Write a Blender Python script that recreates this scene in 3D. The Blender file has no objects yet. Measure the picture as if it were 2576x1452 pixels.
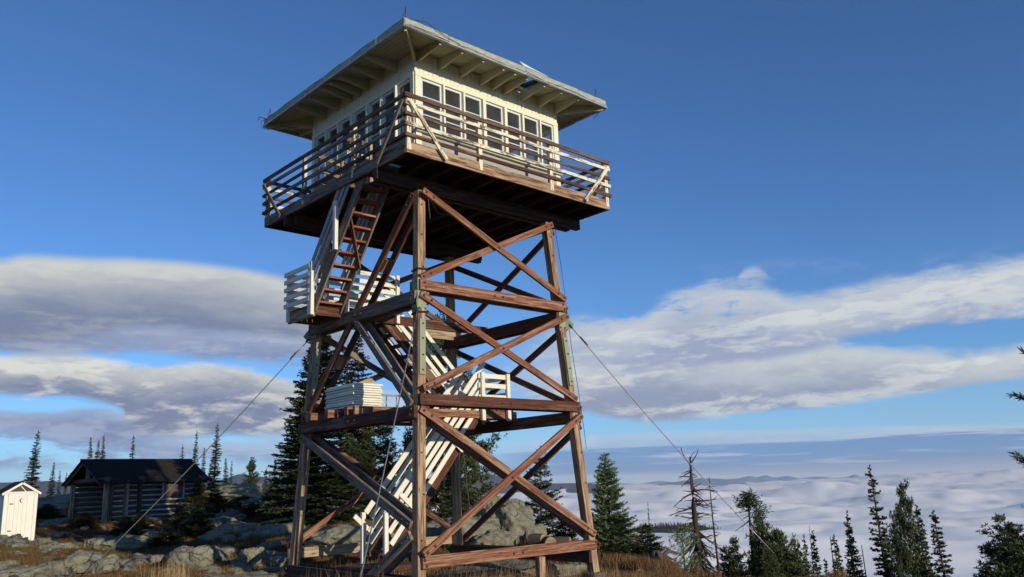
import bpy, bmesh, math, random
import numpy as np
from mathutils import Vector, Matrix
R = math.radians
sc = bpy.context.scene
col = sc.collection
rnd = random.Random(7)

# ---------------------------------------------------------------- camera model
CAM = np.array([-11.6821, -15.1319, 2.4585]); YAW, PITCH, ROLL, FPX = 0.821413, 0.232019, -0.03896, 2103.62
PW, PH = 2576.0, 1452.0
def cam_axes():
    f = np.array([math.cos(PITCH)*math.cos(YAW), math.cos(PITCH)*math.sin(YAW), math.sin(PITCH)])
    rt = np.array([math.sin(YAW), -math.cos(YAW), 0.0]); up = np.cross(rt, f)
    c, s = math.cos(ROLL), math.sin(ROLL)
    return rt*c+up*s, up*c-rt*s, f
RT, UP, FW = cam_axes()
def ray(px, py):
    return FW + RT*(px-PW/2)/FPX + UP*(PH/2-py)/FPX
def at(px, py, dist):                      # world point seen at photo pixel, at horizontal distance dist
    d = ray(px, py); d = d/math.hypot(d[0], d[1]); return CAM + d*dist
def azel(px, py):
    d = ray(px, py); d = d/np.linalg.norm(d)
    return YAW-math.atan2(d[1], d[0]), math.asin(d[2])

# ---------------------------------------------------------------- object helpers
def tag(o, label=None, cat=None, group=None, kind=None):
    if label: o['label'] = label
    if cat: o['category'] = cat
    if group: o['group'] = group
    if kind: o['kind'] = kind
    return o
def empty(name, loc=(0, 0, 0), rz=0.0, parent=None):
    o = bpy.data.objects.new(name, None); col.objects.link(o)
    o.empty_display_size = 0.3
    o.location = loc; o.rotation_euler = (0, 0, rz)
    if parent: o.parent = parent
    return o
def wloc(o):
    l = Vector((0, 0, 0))
    while o is not None:
        l = l + Vector(o.location); o = o.parent
    return l
def link(name, me, parent=None):
    o = bpy.data.objects.new(name, me); col.objects.link(o)
    if parent is not None: o.parent = parent
    return o
def copy_tree(o, parent=None):
    c = o.copy(); col.objects.link(c)
    if parent is not None: c.parent = parent
    for ch in [x for x in col.objects if x.parent == o]:
        copy_tree(ch, c)
    return c

class MB:
    """collects boxes, beams, tubes; build() links them as one mesh object"""
    def __init__(s): s.v = []; s.f = []; s.uv = []; s.m = []; s.sm = []
    def quad(s, idx, uvs, m=0, smooth=False):
        s.f.append(idx); s.uv.extend(uvs); s.m.append(m); s.sm.append(smooth)
    def beam(s, a, b, w, h, up=(0, 0, 1), m=0, jit=0.0, taper=None):
        a = Vector(a); b = Vector(b); d = b-a; L = d.length; d.normalize()
        u = Vector(up); u = (u-d*u.dot(d))
        if u.length < 1e-5: u = Vector((1, 0, 0))-d*d.x
        u.normalize(); sd = d.cross(u)
        o = rnd.uniform(0, 50); o2 = rnd.uniform(0, 50)
        base = len(s.v)
        t0 = t1 = (1, 1)
        if taper: t0, t1 = taper
        for P, t in ((a, t0), (b, t1)):
            for (x, y) in ((-1, -1), (1, -1), (1, 1), (-1, 1)):
                s.v.append(tuple(P+sd*(x*w/2*t[0])+u*(y*h/2*t[1])+Vector([rnd.uniform(-jit, jit) for _ in range(3)])))
        vv = [0, w, w+h, 2*w+h, 2*w+2*h]
        for k in range(4):
            k2 = (k+1) % 4
            s.quad((base+k, base+k2, base+4+k2, base+4+k),
                   [(o, o2+vv[k]), (o, o2+vv[k+1]), (o+L, o2+vv[k+1]), (o+L, o2+vv[k])], m)
        s.quad((base+3, base+2, base+1, base), [(o, o2), (o+.004, o2+w), (o+.004*h, o2+w+h), (o, o2+h)], m)
        s.quad((base+4, base+5, base+6, base+7), [(o, o2), (o+.004, o2+w), (o+.004*h, o2+w+h), (o, o2+h)], m)
        return s
    def box(s, lo, hi, m=0, ax=None):
        lo = Vector(lo); hi = Vector(hi); c = (lo+hi)/2; d = hi-lo
        if ax is None: ax = max(range(3), key=lambda i: d[i])
        e = Vector((0, 0, 0)); e[ax] = d[ax]/2
        if ax == 2: return s.beam(c-e, c+e, d.x, d.y, (0, 1, 0), m)   # side = d x up = -x
        if ax == 0: return s.beam(c-e, c+e, d.y, d.z, (0, 0, 1), m)
        return s.beam(c-e, c+e, d.x, d.z, (0, 0, 1), m)
    def poly(s, pts, m=0, smooth=False, uvs=None):
        base = len(s.v); s.v.extend([tuple(p) for p in pts])
        s.quad(tuple(range(base, base+len(pts))), uvs or [(p[0]+p[2], p[1]) for p in pts], m, smooth)
    def prism(s, prof, ext, m=0):
        """prof: list of 3D points (planar), ext: vector"""
        e = Vector(ext); n = len(prof); P = [Vector(p) for p in prof]; Q = [p+e for p in P]
        o = rnd.uniform(0, 50)
        base = len(s.v); s.v.extend([tuple(p) for p in P+Q])
        L = 0
        s.quad(tuple(base+i for i in range(n))[::-1], [(o+P[i].x+P[i].y, o+P[i].z) for i in range(n)][::-1], m)
        s.quad(tuple(base+n+i for i in range(n)), [(o+P[i].x+P[i].y, o+P[i].z) for i in range(n)], m)
        for i in range(n):
            j = (i+1) % n; l = (P[j]-P[i]).length
            s.quad((base+i, base+j, base+n+j, base+n+i), [(o+L, o), (o+L+l, o), (o+L+l, o+e.length), (o+L, o+e.length)], m)
            L += l
    def tube(s, pts, rad, n=8, m=0, cap=True):
        pts = [Vector(p) for p in pts]
        if not isinstance(rad, (list, tuple)): rad = [rad]*len(pts)
        base = len(s.v); o = rnd.uniform(0, 50); acc = 0; accs = []
        up = Vector((0, 0, 1))
        for i, p in enumerate(pts):
            d = (pts[min(i+1, len(pts)-1)]-pts[max(i-1, 0)]).normalized()
            if i: acc += (p-pts[i-1]).length
            accs.append(acc)
            a = d.cross(up)
            if a.length < 1e-3: a = d.cross(Vector((0, 1, 0)))
            a.normalize(); b = d.cross(a)
            for k in range(n):
                t = 2*math.pi*k/n
                s.v.append(tuple(p+(a*math.cos(t)+b*math.sin(t))*rad[i]))
        for i in range(len(pts)-1):
            for k in range(n):
                k2 = (k+1) % n; r = max(rad[i], .02)
                s.quad((base+i*n+k, base+i*n+k2, base+(i+1)*n+k2, base+(i+1)*n+k),
                       [(o+accs[i], k*6.28*r/n), (o+accs[i], (k+1)*6.28*r/n), (o+accs[i+1], (k+1)*6.28*r/n), (o+accs[i+1], k*6.28*r/n)], m, n > 5)
        if cap:
            for i0, rev in ((0, 0), (len(pts)-1, 1)):
                idx = [base+i0*n+k for k in range(n)]
                if not rev: idx = idx[::-1]
                s.quad(tuple(idx), [(o+.1*math.cos(6.28*k/n)*rad[i0], o+math.sin(6.28*k/n)*rad[i0]) for k in range(n)], m)
    def mesh(s, name, mats, off=(0, 0, 0)):
        me = bpy.data.meshes.new(name)
        ox, oy, oz = off
        me.from_pydata([(x-ox, y-oy, z-oz) for x, y, z in s.v], [], s.f)
        uvl = me.uv_layers.new(name='UVMap')
        uvl.data.foreach_set('uv', [c for uv in s.uv for c in uv])
        me.polygons.foreach_set('material_index', s.m)
        me.polygons.foreach_set('use_smooth', s.sm)
        for mt in (mats if isinstance(mats, (list, tuple)) else [mats]): me.materials.append(mt)
        me.update()
        if len(s.f) > 1:
            bm = bmesh.new(); bm.from_mesh(me); bmesh.ops.recalc_face_normals(bm, faces=bm.faces); bm.to_mesh(me); bm.free()
        return me
    def build(s, name, mats, parent=None, bevel=0.0):
        off = wloc(parent) if parent is not None else Vector((0, 0, 0))
        o = link(name, s.mesh(name, mats, off), parent)
        if bevel:
            b = o.modifiers.new('bevel', 'BEVEL'); b.width = bevel; b.segments = 1; b.limit_method = 'ANGLE'
        return o

# ---------------------------------------------------------------- node helper
class NT:
    def __init__(s, tree): s.t = tree; s.n = tree.nodes; s.l = tree.links
    def new(s, typ, ins=None, **kw):
        nd = s.n.new(typ)
        for k, v in kw.items(): setattr(nd, k, v)
        if ins:
            for k, v in ins.items(): s.set(nd.inputs[k], v)
        return nd
    def set(s, sock, v):
        if isinstance(v, S): v = v.s
        if isinstance(v, bpy.types.NodeSocket): s.l.new(v, sock)
        else: sock.default_value = v
    def math(s, op, a, b=0.0, c=0.0, clamp=False):
        nd = s.new('ShaderNodeMath', operation=op, use_clamp=clamp)
        s.set(nd.inputs[0], a); s.set(nd.inputs[1], b)
        if len(nd.inputs) > 2: s.set(nd.inputs[2], c)
        return S(s, nd.outputs[0])
    def noise(s, vec, scale, detail=4, rough=.5, dist=0.0, dims='3D', w=None):
        nd = s.new('ShaderNodeTexNoise', noise_dimensions=dims)
        if vec is not None: s.set(nd.inputs['Vector'], vec)
        nd.inputs['Scale'].default_value = scale; nd.inputs['Detail'].default_value = detail
        nd.inputs['Roughness'].default_value = rough; nd.inputs['Distortion'].default_value = dist
        return S(s, nd.outputs['Fac'])
    def mapping(s, vec, scale=(1, 1, 1), loc=(0, 0, 0), rot=(0, 0, 0)):
        nd = s.new('ShaderNodeMapping'); s.set(nd.inputs['Vector'], vec)
        nd.inputs['Scale'].default_value = scale; nd.inputs['Location'].default_value = loc; nd.inputs['Rotation'].default_value = rot
        return nd.outputs[0]
    def ss(s, x, lo, hi):                  # smoothstep
        nd = s.new('ShaderNodeMapRange', interpolation_type='SMOOTHSTEP')
        s.set(nd.inputs['Value'], x); s.set(nd.inputs['From Min'], lo); s.set(nd.inputs['From Max'], hi)
        return S(s, nd.outputs[0])
    def mix(s, f, a, b, mode='MIX'):
        nd = s.new('ShaderNodeMix', data_type='RGBA', blend_type=mode)
        s.set(nd.inputs[0], f)
        for i, v in ((6, a), (7, b)):
            if isinstance(v, (tuple, list)) and len(v) == 3: v = (*v, 1)
            s.set(nd.inputs[i], v)
        return nd.outputs[2]
    def curve(s, x, pts):
        nd = s.new('ShaderNodeFloatCurve'); s.set(nd.inputs['Value'], x)
        cu = nd.mapping.curves[0]
        pts = sorted(pts)
        cu.points[0].location = pts[0]; cu.points[1].location = pts[-1]
        for p in pts[1:-1]: cu.points.new(*p)
        nd.mapping.use_clip = False
        nd.mapping.update()
        return S(s, nd.outputs[0])
    def combine(s, x, y, z):
        nd = s.new('ShaderNodeCombineXYZ')
        for i, v in enumerate((x, y, z)): s.set(nd.inputs[i], v)
        return nd.outputs[0]
    def sep(s, v):
        nd = s.new('ShaderNodeSeparateXYZ'); s.set(nd.inputs[0], v)
        return [S(s, o) for o in nd.outputs]
class S:
    def __init__(a, nt, s): a.nt = nt; a.s = s
    def __add__(a, b): return a.nt.math('ADD', a, b)
    __radd__ = __add__
    def __sub__(a, b): return a.nt.math('SUBTRACT', a, b)
    def __rsub__(a, b): return a.nt.math('SUBTRACT', b, a)
    def __mul__(a, b): return a.nt.math('MULTIPLY', a, b)
    __rmul__ = __mul__
    def __truediv__(a, b): return a.nt.math('DIVIDE', a, b)
    def max(a, b): return a.nt.math('MAXIMUM', a, b)
    def min(a, b): return a.nt.math('MINIMUM', a, b)
    def clamp(a): return a.nt.math('ADD', a, 0.0, clamp=True)
    def pow(a, b): return a.nt.math('POWER', a, b)

MATS = {}
def material(name, fn, rough=.8, spec=.3, metal=0.0, bump=None):
    m = bpy.data.materials.new(name); m.use_nodes = True
    nt = NT(m.node_tree); b = m.node_tree.nodes['Principled BSDF']
    b.inputs['Roughness'].default_value = rough; b.inputs['Specular IOR Level'].default_value = spec
    b.inputs['Metallic'].default_value = metal
    r = fn(nt, b)
    if isinstance(r, tuple) and len(r) == 2: c, h = r
    else: c, h = r, None
    if isinstance(c, S): c = c.s
    if c is not None:
        if isinstance(c, (tuple, list)): b.inputs['Base Color'].default_value = (*c, 1)
        else: nt.l.new(c, b.inputs['Base Color'])
    if h is not None:
        bm = nt.new('ShaderNodeBump'); bm.inputs['Strength'].default_value = bump[0]; bm.inputs['Distance'].default_value = bump[1]
        nt.set(bm.inputs['Height'], h); nt.l.new(bm.outputs[0], b.inputs['Normal'])
    MATS[name] = m
    return m

def uvc(nt): return nt.new('ShaderNodeTexCoord').outputs['UV']
def objc(nt): return nt.new('ShaderNodeNewGeometry').outputs['Position']

def wood(name, stain, grey, wear=.5, paint=None, peel=.5, dark=(.03, .022, .016), rough=.8):
    """weathered timber: stain colour worn to grey-tan along the grain, optional peeling paint"""
    def fn(nt, b):
        uv = uvc(nt)
        g = nt.noise(nt.mapping(uv, (1.4, 34, 1)), 1.0, 5, .65, .35)
        g2 = nt.noise(nt.mapping(uv, (.5, 9, 1)), 1.0, 4, .6, .5)
        fine = nt.noise(nt.mapping(uv, (4, 150, 1)), 1.0, 3, .6)
        w = nt.ss(g2*0.7+g*0.5-.1, .62-wear*.4, .80-wear*.3)
        c = nt.mix(w*.85, stain, grey)
        c = nt.mix(nt.ss(g, .52, .36)*.55, c, dark)
        crack = nt.ss(nt.noise(nt.mapping(uv, (.9, 46, 1)), 1.0, 2, .5, .8), .37, .31)
        c = nt.mix(crack*.8, c, dark)
        vor = nt.new('ShaderNodeTexVoronoi', {'Vector': nt.mapping(uv, (2.2, 7, 1)), 'Scale': 1.0})
        knot = nt.ss(S(nt, vor.outputs['Distance']), .16, .05)
        c = nt.mix(knot*.7, c, dark)
        oi = S(nt, nt.new('ShaderNodeObjectInfo').outputs['Random'])
        patch = nt.noise(nt.mapping(uv, (.8, 1.6, 1)), 1.0, 4, .65, .6)
        wide = nt.noise(nt.mapping(uv, (1.1, 13, 1)), 1.0, 4, .6, .5)
        c = nt.mix(nt.ss(patch+(oi-.5)*.30,     .50, .66)*.42, c, tuple(x*.45 for x in stain))
        c = nt.mix(nt.ss(wide*.6+patch*.25+(oi-.5)*.16, .46, .56)*.65, c, tuple(min(1, x*1.25) for x in grey))
        c = nt.mix(nt.ss(wide, .44, .36)*.6, c, dark)
        hgt = g*.6+fine*.3-crack*1.2
        if paint is not None:
            pn = nt.noise(nt.mapping(uv, (3.0, 22, 1)), 1.0, 6, .7, .4)*.6+nt.noise(nt.mapping(uv, (1.1, 3.5, 1)), 1.0, 4, .6)*.5
            pm = nt.ss(pn, .30+peel*.22, .335+peel*.22)
            dirt = nt.noise(nt.mapping(uv, (2, 9, 1)), 1.0, 5, .65)
            pc = nt.mix(nt.ss(dirt, .45, .7)*.35, paint, tuple(x*.72 for x in paint))
            c = nt.mix(pm, c, pc)
            hgt = hgt*.35+pm*.7
        return c, hgt
    return material(name, fn, rough, .25, bump=(.55, .006))

w_red = wood('redwood_stain', (.235, .085, .045), (.36, .23, .145), .45)
w_tread = wood('orange_tread_stain', (.34, .10, .05), (.36, .2, .13), .25)
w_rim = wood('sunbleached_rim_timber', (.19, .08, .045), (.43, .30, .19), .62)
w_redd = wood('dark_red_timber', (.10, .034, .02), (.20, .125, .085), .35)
w_leg = wood('weathered_leg_timber', (.23, .10, .05), (.46, .33, .20), .72)
w_grey = wood('grey_timber', (.13, .085, .055), (.26, .215, .165), .75)
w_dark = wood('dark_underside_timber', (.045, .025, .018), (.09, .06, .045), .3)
w_tan = wood('tan_timber', (.30, .19, .11), (.46, .36, .24), .7)
w_raildk = wood('bare_rail_timber', (.12, .062, .042), (.24, .17, .12), .45)
p_cream = wood('peeling_cream_rail', (.2, .12, .08), (.34, .27, .19), .6, (.74, .68, .50), .95)
p_white = wood('white_painted_stair_rail', (.3, .2, .12), (.4, .32, .22), .6, (.74, .72, .62), .5)
p_wall = wood('cream_painted_boards', (.3, .2, .12), (.4, .32, .22), .6, (.78, .75, .57), .12)
p_soffit = wood('eave_shade_soffit_paint', (.3, .2, .12), (.4, .32, .22), .6, (.52, .50, .32), .3)  # cream paint darkened so soffit and rafters carry the shade under the eaves
p_frame = wood('pale_blue_frame_paint', (.3, .24, .18), (.4, .36, .3), .6, (.62, .68, .72), .3)
p_grey = wood('grey_painted_boards', (.2, .15, .1), (.3, .25, .2), .6, (.36, .37, .36), .2)
p_green = wood('pale_green_plate', (.16, .12, .08), (.25, .2, .15), .5, (.27, .31, .21), .15)
def fn_flat(c1, c2, sc_=6, stretch=(1, 1, 1)):
    def fn(nt, b):
        n = nt.noise(nt.mapping(uvc(nt), stretch), sc_, 5, .65)
        return nt.mix(nt.ss(n, .35, .68), c1, c2), n
    return fn
m_roof = material('rolled_roofing', fn_flat((.42, .43, .34), (.26, .27, .215), 5, (1, 4, 1)), .75, bump=(.5, .01))
m_tin = material('bright_tin', fn_flat((.88, .89, .90), (.66, .68, .7), 9), .4, .5, .0, bump=(.6, .02))
m_drip = material('metal_drip_edge', fn_flat((.52, .54, .52), (.3, .31, .3), 7, (1, 5, 1)), .45, .5, .6, bump=(.3, .006))
m_steel = material('dark_steel', fn_flat((.09, .085, .08), (.05, .04, .035), 14), .5, .5, .6, bump=(.2, .003))
m_galv = material('galvanised_steel', fn_flat((.33, .33, .32), (.2, .19, .18), 20), .5, .5, .6, bump=(.2, .003))
m_conc = material('pier_concrete', fn_flat((.13, .12, .10), (.07, .065, .055), 8), .9, .2, bump=(.5, .01))
m_ceil = material('cab_ceiling_paint', fn_flat((.27, .26, .23), (.2, .19, .17), 4, (1, 8, 1)), .8, .2, bump=(.2, .003))
m_int = material('cab_interior_boards', fn_flat((.16, .12, .085), (.11, .085, .06), 4, (1, 8, 1)), .8, .2, bump=(.2, .003))
m_shake = material('dark_shake_roof', fn_flat((.022, .018, .016), (.045, .038, .032), 3, (6, 1.2, 1)), .95, .1, bump=(1, .05))
m_log = wood('dark_logs', (.085, .058, .04), (.18, .135, .10), .5)
m_chink = material('white_chinking', fn_flat((.52, .50, .45), (.34, .32, .29), 5), .9, .2, bump=(.4, .01))
m_shut = wood('brown_shutter', (.12, .075, .06), (.17, .115, .09), .5)
p_out = wood('white_outhouse_boards', (.3, .22, .15), (.4, .33, .25), .5, (.78, .76, .67), .42)
m_screen_moon = material('vent_screen_and_moon_shade', fn_flat((.05, .055, .05), (.1, .1, .09), 20), .8, .2, bump=(.2, .002))
m_bark = material('conifer_bark', fn_flat((.075, .055, .042), (.14, .115, .095), 7, (1, 5, 1)), .9, .15, bump=(.8, .02))
m_dead = material('dead_wood', fn_flat((.032, .025, .021), (.075, .058, .047), 6, (1, 8, 1)), .9, .15, bump=(.6, .01))
m_logend = material('cut_log_end', fn_flat((.36, .24, .14), (.24, .16, .1), 10), .85, .15, bump=(.4, .01))
def fn_glass(nt, b):
    return (.8, .85, .85)
def glass_mat():
    m = bpy.data.materials.new('window_glass'); m.use_nodes = True; nt = NT(m.node_tree)
    out = m.node_tree.nodes['Material Output']; m.node_tree.nodes.remove(m.node_tree.nodes['Principled BSDF'])
    tr = nt.new('ShaderNodeBsdfTransparent', {'Color': (.86, .88, .88, 1)})
    gl = nt.new('ShaderNodeBsdfGlossy', {'Color': (1, 1, 1, 1), 'Roughness': .03})
    lw_ = nt.new('ShaderNodeLayerWeight', {'Blend': .5}); fc_ = S(nt, lw_.outputs['Facing'])
    mx = nt.new('ShaderNodeMixShader'); nt.set(mx.inputs[0], fc_.pow(4.0)*.5+.015)
    nt.l.new(tr.outputs[0], mx.inputs[1]); nt.l.new(gl.outputs[0], mx.inputs[2])
    df = nt.new('ShaderNodeBsdfDiffuse', {'Color': (.42, .42, .38, 1)}); m2 = nt.new('ShaderNodeMixShader'); grey_veil = nt.noise(objc(nt), 3, 4, .6)  # diffuse grey mixed in to brighten the dark panes
    nt.set(m2.inputs[0], grey_veil*.11); nt.l.new(mx.outputs[0], m2.inputs[1]); nt.l.new(df.outputs[0], m2.inputs[2]); nt.l.new(m2.outputs[0], out.inputs[0])
    return m
m_glass = glass_mat()

# ---------------------------------------------------------------- numpy noise
def _h(ix, iy, s):
    n = (ix*374761393+iy*668265263+s*974711) & 0xffffffff
    n = ((n ^ (n >> 13))*1274126177) & 0xffffffff
    return ((n ^ (n >> 16)) & 0xffff)/65535.0
def vnoise(x, y, s=0):
    ix = np.floor(x).astype(np.int64); iy = np.floor(y).astype(np.int64); fx = x-ix; fy = y-iy
    fx = fx*fx*fx*(fx*(fx*6-15)+10); fy = fy*fy*fy*(fy*(fy*6-15)+10)
    a = _h(ix, iy, s); b = _h(ix+1, iy, s); c = _h(ix, iy+1, s); d = _h(ix+1, iy+1, s)
    return (a*(1-fx)+b*fx)*(1-fy)+(c*(1-fx)+d*fx)*fy
def fbm(x, y, o=5, s=0, g=.5):
    t = 0; a = 1; n = 0
    for i in range(o):
        t = t+a*(vnoise(x, y, s+i*17)-.5); n += a; a *= g; x = x*2.03+13.7; y = y*2.03-7.1
    return t/n*2
def cells(x, y, s=0):
    """blocky cells: returns per-cell random value, tilt, and edge distance"""
    ix = np.floor(x).astype(np.int64); iy = np.floor(y).astype(np.int64)
    d1 = np.full(x.shape, 9.0); d2 = np.full(x.shape, 9.0); val = np.zeros(x.shape); tx = np.zeros(x.shape); ty = np.zeros(x.shape)
    for i in (-1, 0, 1):
        for j in (-1, 0, 1):
            cx = ix+i; cy = iy+j
            px = cx+_h(cx, cy, s+1); py = cy+_h(cx, cy, s+2)
            dx = x-px; dy = y-py; d = np.sqrt(dx*dx+dy*dy)
            near = d < d1
            d2 = np.where(near, d1, np.minimum(d2, d))
            val = np.where(near, _h(cx, cy, s+3), val)
            tx = np.where(near, dx*(_h(cx, cy, s+4)-.5), tx); ty = np.where(near, dy*(_h(cx, cy, s+5)-.5), ty)
            d1 = np.where(near, d, d1)
    return val, tx+ty, d2-d1

# ---------------------------------------------------------------- summit ground: heights fixed at surveyed points
def gp(px, dist, z):
    p = at(px, 1250, dist); return (p[0], p[1], z)
GP = [gp(0, 10, .8), gp(0, 19, .72), gp(0, 28, .85), gp(0, 36, 1.15), gp(0, 45, 1.7), gp(0, 58, 2.6), gp(0, 80, 2.2), gp(0, 120, -6), gp(0, 200, -40),
      gp(60, 37, 1.24), gp(200, 24, .75), gp(180, 48, 1.9), gp(140, 60, 2.75), gp(170, 80, 2.5), gp(200, 32, .95), gp(260, 42, 1.55), gp(420, 44, 1.6), gp(520, 46, 1.65), gp(380, 36, 1.0), gp(350, 28, .75), gp(330, 60, 2.4), gp(330, 85, 2.0), gp(330, 120, -5), gp(330, 200, -40),
      gp(500, 20, .6), gp(480, 28, .85), gp(560, 34, 1.15), gp(600, 42, 1.6), gp(600, 50, 2.75), gp(570, 53, 2.9), gp(640, 53, 2.8), gp(620, 66, 1.8), gp(700, 48, 1.6), gp(690, 60, 1.2), gp(620, 90, -3), gp(620, 160, -35),
      gp(690, 24, .8), gp(700, 34, 1.2), gp(800, 24, .9), gp(850, 30, 1.25), gp(850, 40, 1.4), gp(900, 55, .2), gp(900, 80, -8), gp(900, 140, -35),
      gp(950, 18, .5), gp(1040, 17, .45), gp(1060, 24, .72), gp(1100, 31, 1.1), gp(1150, 38, .6), gp(1150, 60, -6), gp(1150, 100, -24), gp(1300, 17, .42), gp(1300, 21, .5),
      gp(1280, 26, .82), gp(1250, 23.8, .80), gp(1385, 23.3, .70), gp(1300, 31, .2), gp(1350, 38, -1.6), gp(1400, 60, -9), gp(1400, 22, .45), gp(1500, 20, .30), gp(1500, 24, .22), gp(1500, 29, -.7), gp(1550, 40, -4), gp(1550, 70, -15),
      gp(1650, 19, .02), gp(1700, 22, .06), gp(1750, 26, -.5), gp(1750, 33, -2.8), gp(1750, 50, -9), gp(1750, 90, -24), gp(2050, 18, -1.0), gp(1850, 21.5, -.42), gp(1900, 24, -1.0), gp(1950, 28, -2.0), gp(1950, 40, -6.2),
      gp(2050, 22, -1.4), gp(2100, 30, -3.3), gp(2150, 45, -8.5), gp(2200, 80, -22), gp(2400, 22, -2.4), gp(2400, 40, -7), gp(2200, 16, -.5), gp(2500, 14, -.5), gp(2576, 25, -2.4), gp(2576, 60, -15), gp(2400, 110, -33),
      (-12, -15, .86), (-18, -18, .9), (-8, -12, .75), (-14, -8, .85), (-20, -4, .8), (-30, -10, .4), (0, -10, .35), (6, -6, .0), (10, -16, -.6), (-5, -30, -.6), (-25, -35, -1.2), (20, -25, -5), (0, -50, -7), (-50, -30, -5), (-40, 10, .3), (-60, 40, -4), (40, -60, -20), (-10, -90, -24), (-90, -20, -22)]
GPA = np.array(GP)
def _phi(r): return np.sqrt(r*r+1.5)
_D = np.sqrt(((GPA[:, None, :2]-GPA[None, :, :2])**2).sum(-1))
_W = np.linalg.solve(_phi(_D)+np.eye(len(GPA))*.03, GPA[:, 2]-0.0)
def base_z(x, y):
    x = np.asarray(x, float); y = np.asarray(y, float); z = np.zeros(x.shape)
    for (px, py, _), w in zip(GP, _W): z += w*_phi(np.hypot(x-px, y-py))
    r = np.hypot(x+2, y-3); k = np.clip((r-95)/110, 0, 1); k = k*k*(3-2*k)
    far = -30-(r-95)*.42
    far = np.maximum(far, -520)
    return z*(1-k)+far*k
def rockmask(x, y):
    m = fbm(x/3.4, y/3.4, 4, 5)+.55*fbm(x/1.3, y/1.3, 3, 9)
    return np.clip((m-.10)/.16, 0, 1)
def ground_z(x, y, detail=True):
    x = np.asarray(x, float); y = np.asarray(y, float)
    z = base_z(x, y)
    r = np.hypot(x+2, y-3); near = np.clip((120-r)/60, 0, 1)
    rk = rockmask(x, y)*near
    wx = x+.5*fbm(x/1.5, y/1.5, 3, 31); wy = y+.5*fbm(x/1.5, y/1.5, 3, 37)
    v1, t1, e1 = cells(wx/1.25, wy/.95, 3)
    v2, t2, e2 = cells(wx/.45, wy/.36, 11)
    blk = (v1-.35)*.36+t1*.7+(v2-.5)*.14+t2*.25-.10*np.exp(-e1*9)-.05*np.exp(-e2*9)
    lump = fbm(x/6, y/6, 4, 41)*.16+fbm(x/.9, y/.9, 3, 47)*.035
    dens = np.clip((np.hypot(x, y)-2.2)/3.5, .15, 1)
    z = z+lump*near*dens+rk*(blk+.05)*dens
    z = z+(1-near)*fbm(x/60, y/60, 5, 61)*np.clip((r-80)/60, 0, 1)*9
    return z
def gz(x, y): return float(ground_z(np.array([x]), np.array([y]))[0])

# sheet: polar grid about the viewpoint, finest inside the view
angs = []
a = -math.pi
while a < math.pi:
    angs.append(a); a += R(.13) if abs(a) < R(36) else R(2.0)
angs = YAW+np.array(angs)
rad = [0.6]
while rad[-1] < 34000:
    r_ = rad[-1]
    rad.append(r_+(.5 if r_ < 12 else .11+max(0, r_-18)*.0062 if r_ < 75 else r_*.055))
rad = np.array(rad)
RR, AA = np.meshgrid(rad, angs, indexing='ij')
GX = CAM[0]+RR*np.cos(AA); GY = CAM[1]+RR*np.sin(AA)
GZ = ground_z(GX, GY)
nr, na = RR.shape
V = np.stack([GX, GY, GZ], -1).reshape(-1, 3)
i0 = (np.arange(nr-1)[:, None]*na+np.arange(na)[None, :]); i1 = (np.arange(nr-1)[:, None]*na+(np.arange(na)[None, :]+1) % na)
F = np.stack([i0, i0+na, i1+na, i1], -1).reshape(-1, 4)
cidx = len(V); V = np.vstack([V, [[CAM[0], CAM[1], gz(CAM[0], CAM[1])]]])
def np_mesh(name, V, F, mats, smooth=True):
    me = bpy.data.meshes.new(name); n = len(F); k = F.shape[1]
    me.vertices.add(len(V)); me.vertices.foreach_set('co', np.asarray(V, np.float32).ravel())
    me.loops.add(n*k); me.loops.foreach_set('vertex_index', F.astype(np.int32).ravel())
    me.polygons.add(n); me.polygons.foreach_set('loop_start', np.arange(0, n*k, k, dtype=np.int32))
    me.polygons.foreach_set('use_smooth', np.full(n, smooth))
    for m in (mats if isinstance(mats, (list, tuple)) else [mats]): me.materials.append(m)
    me.update(calc_edges=True); me.validate()
    return me
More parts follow.
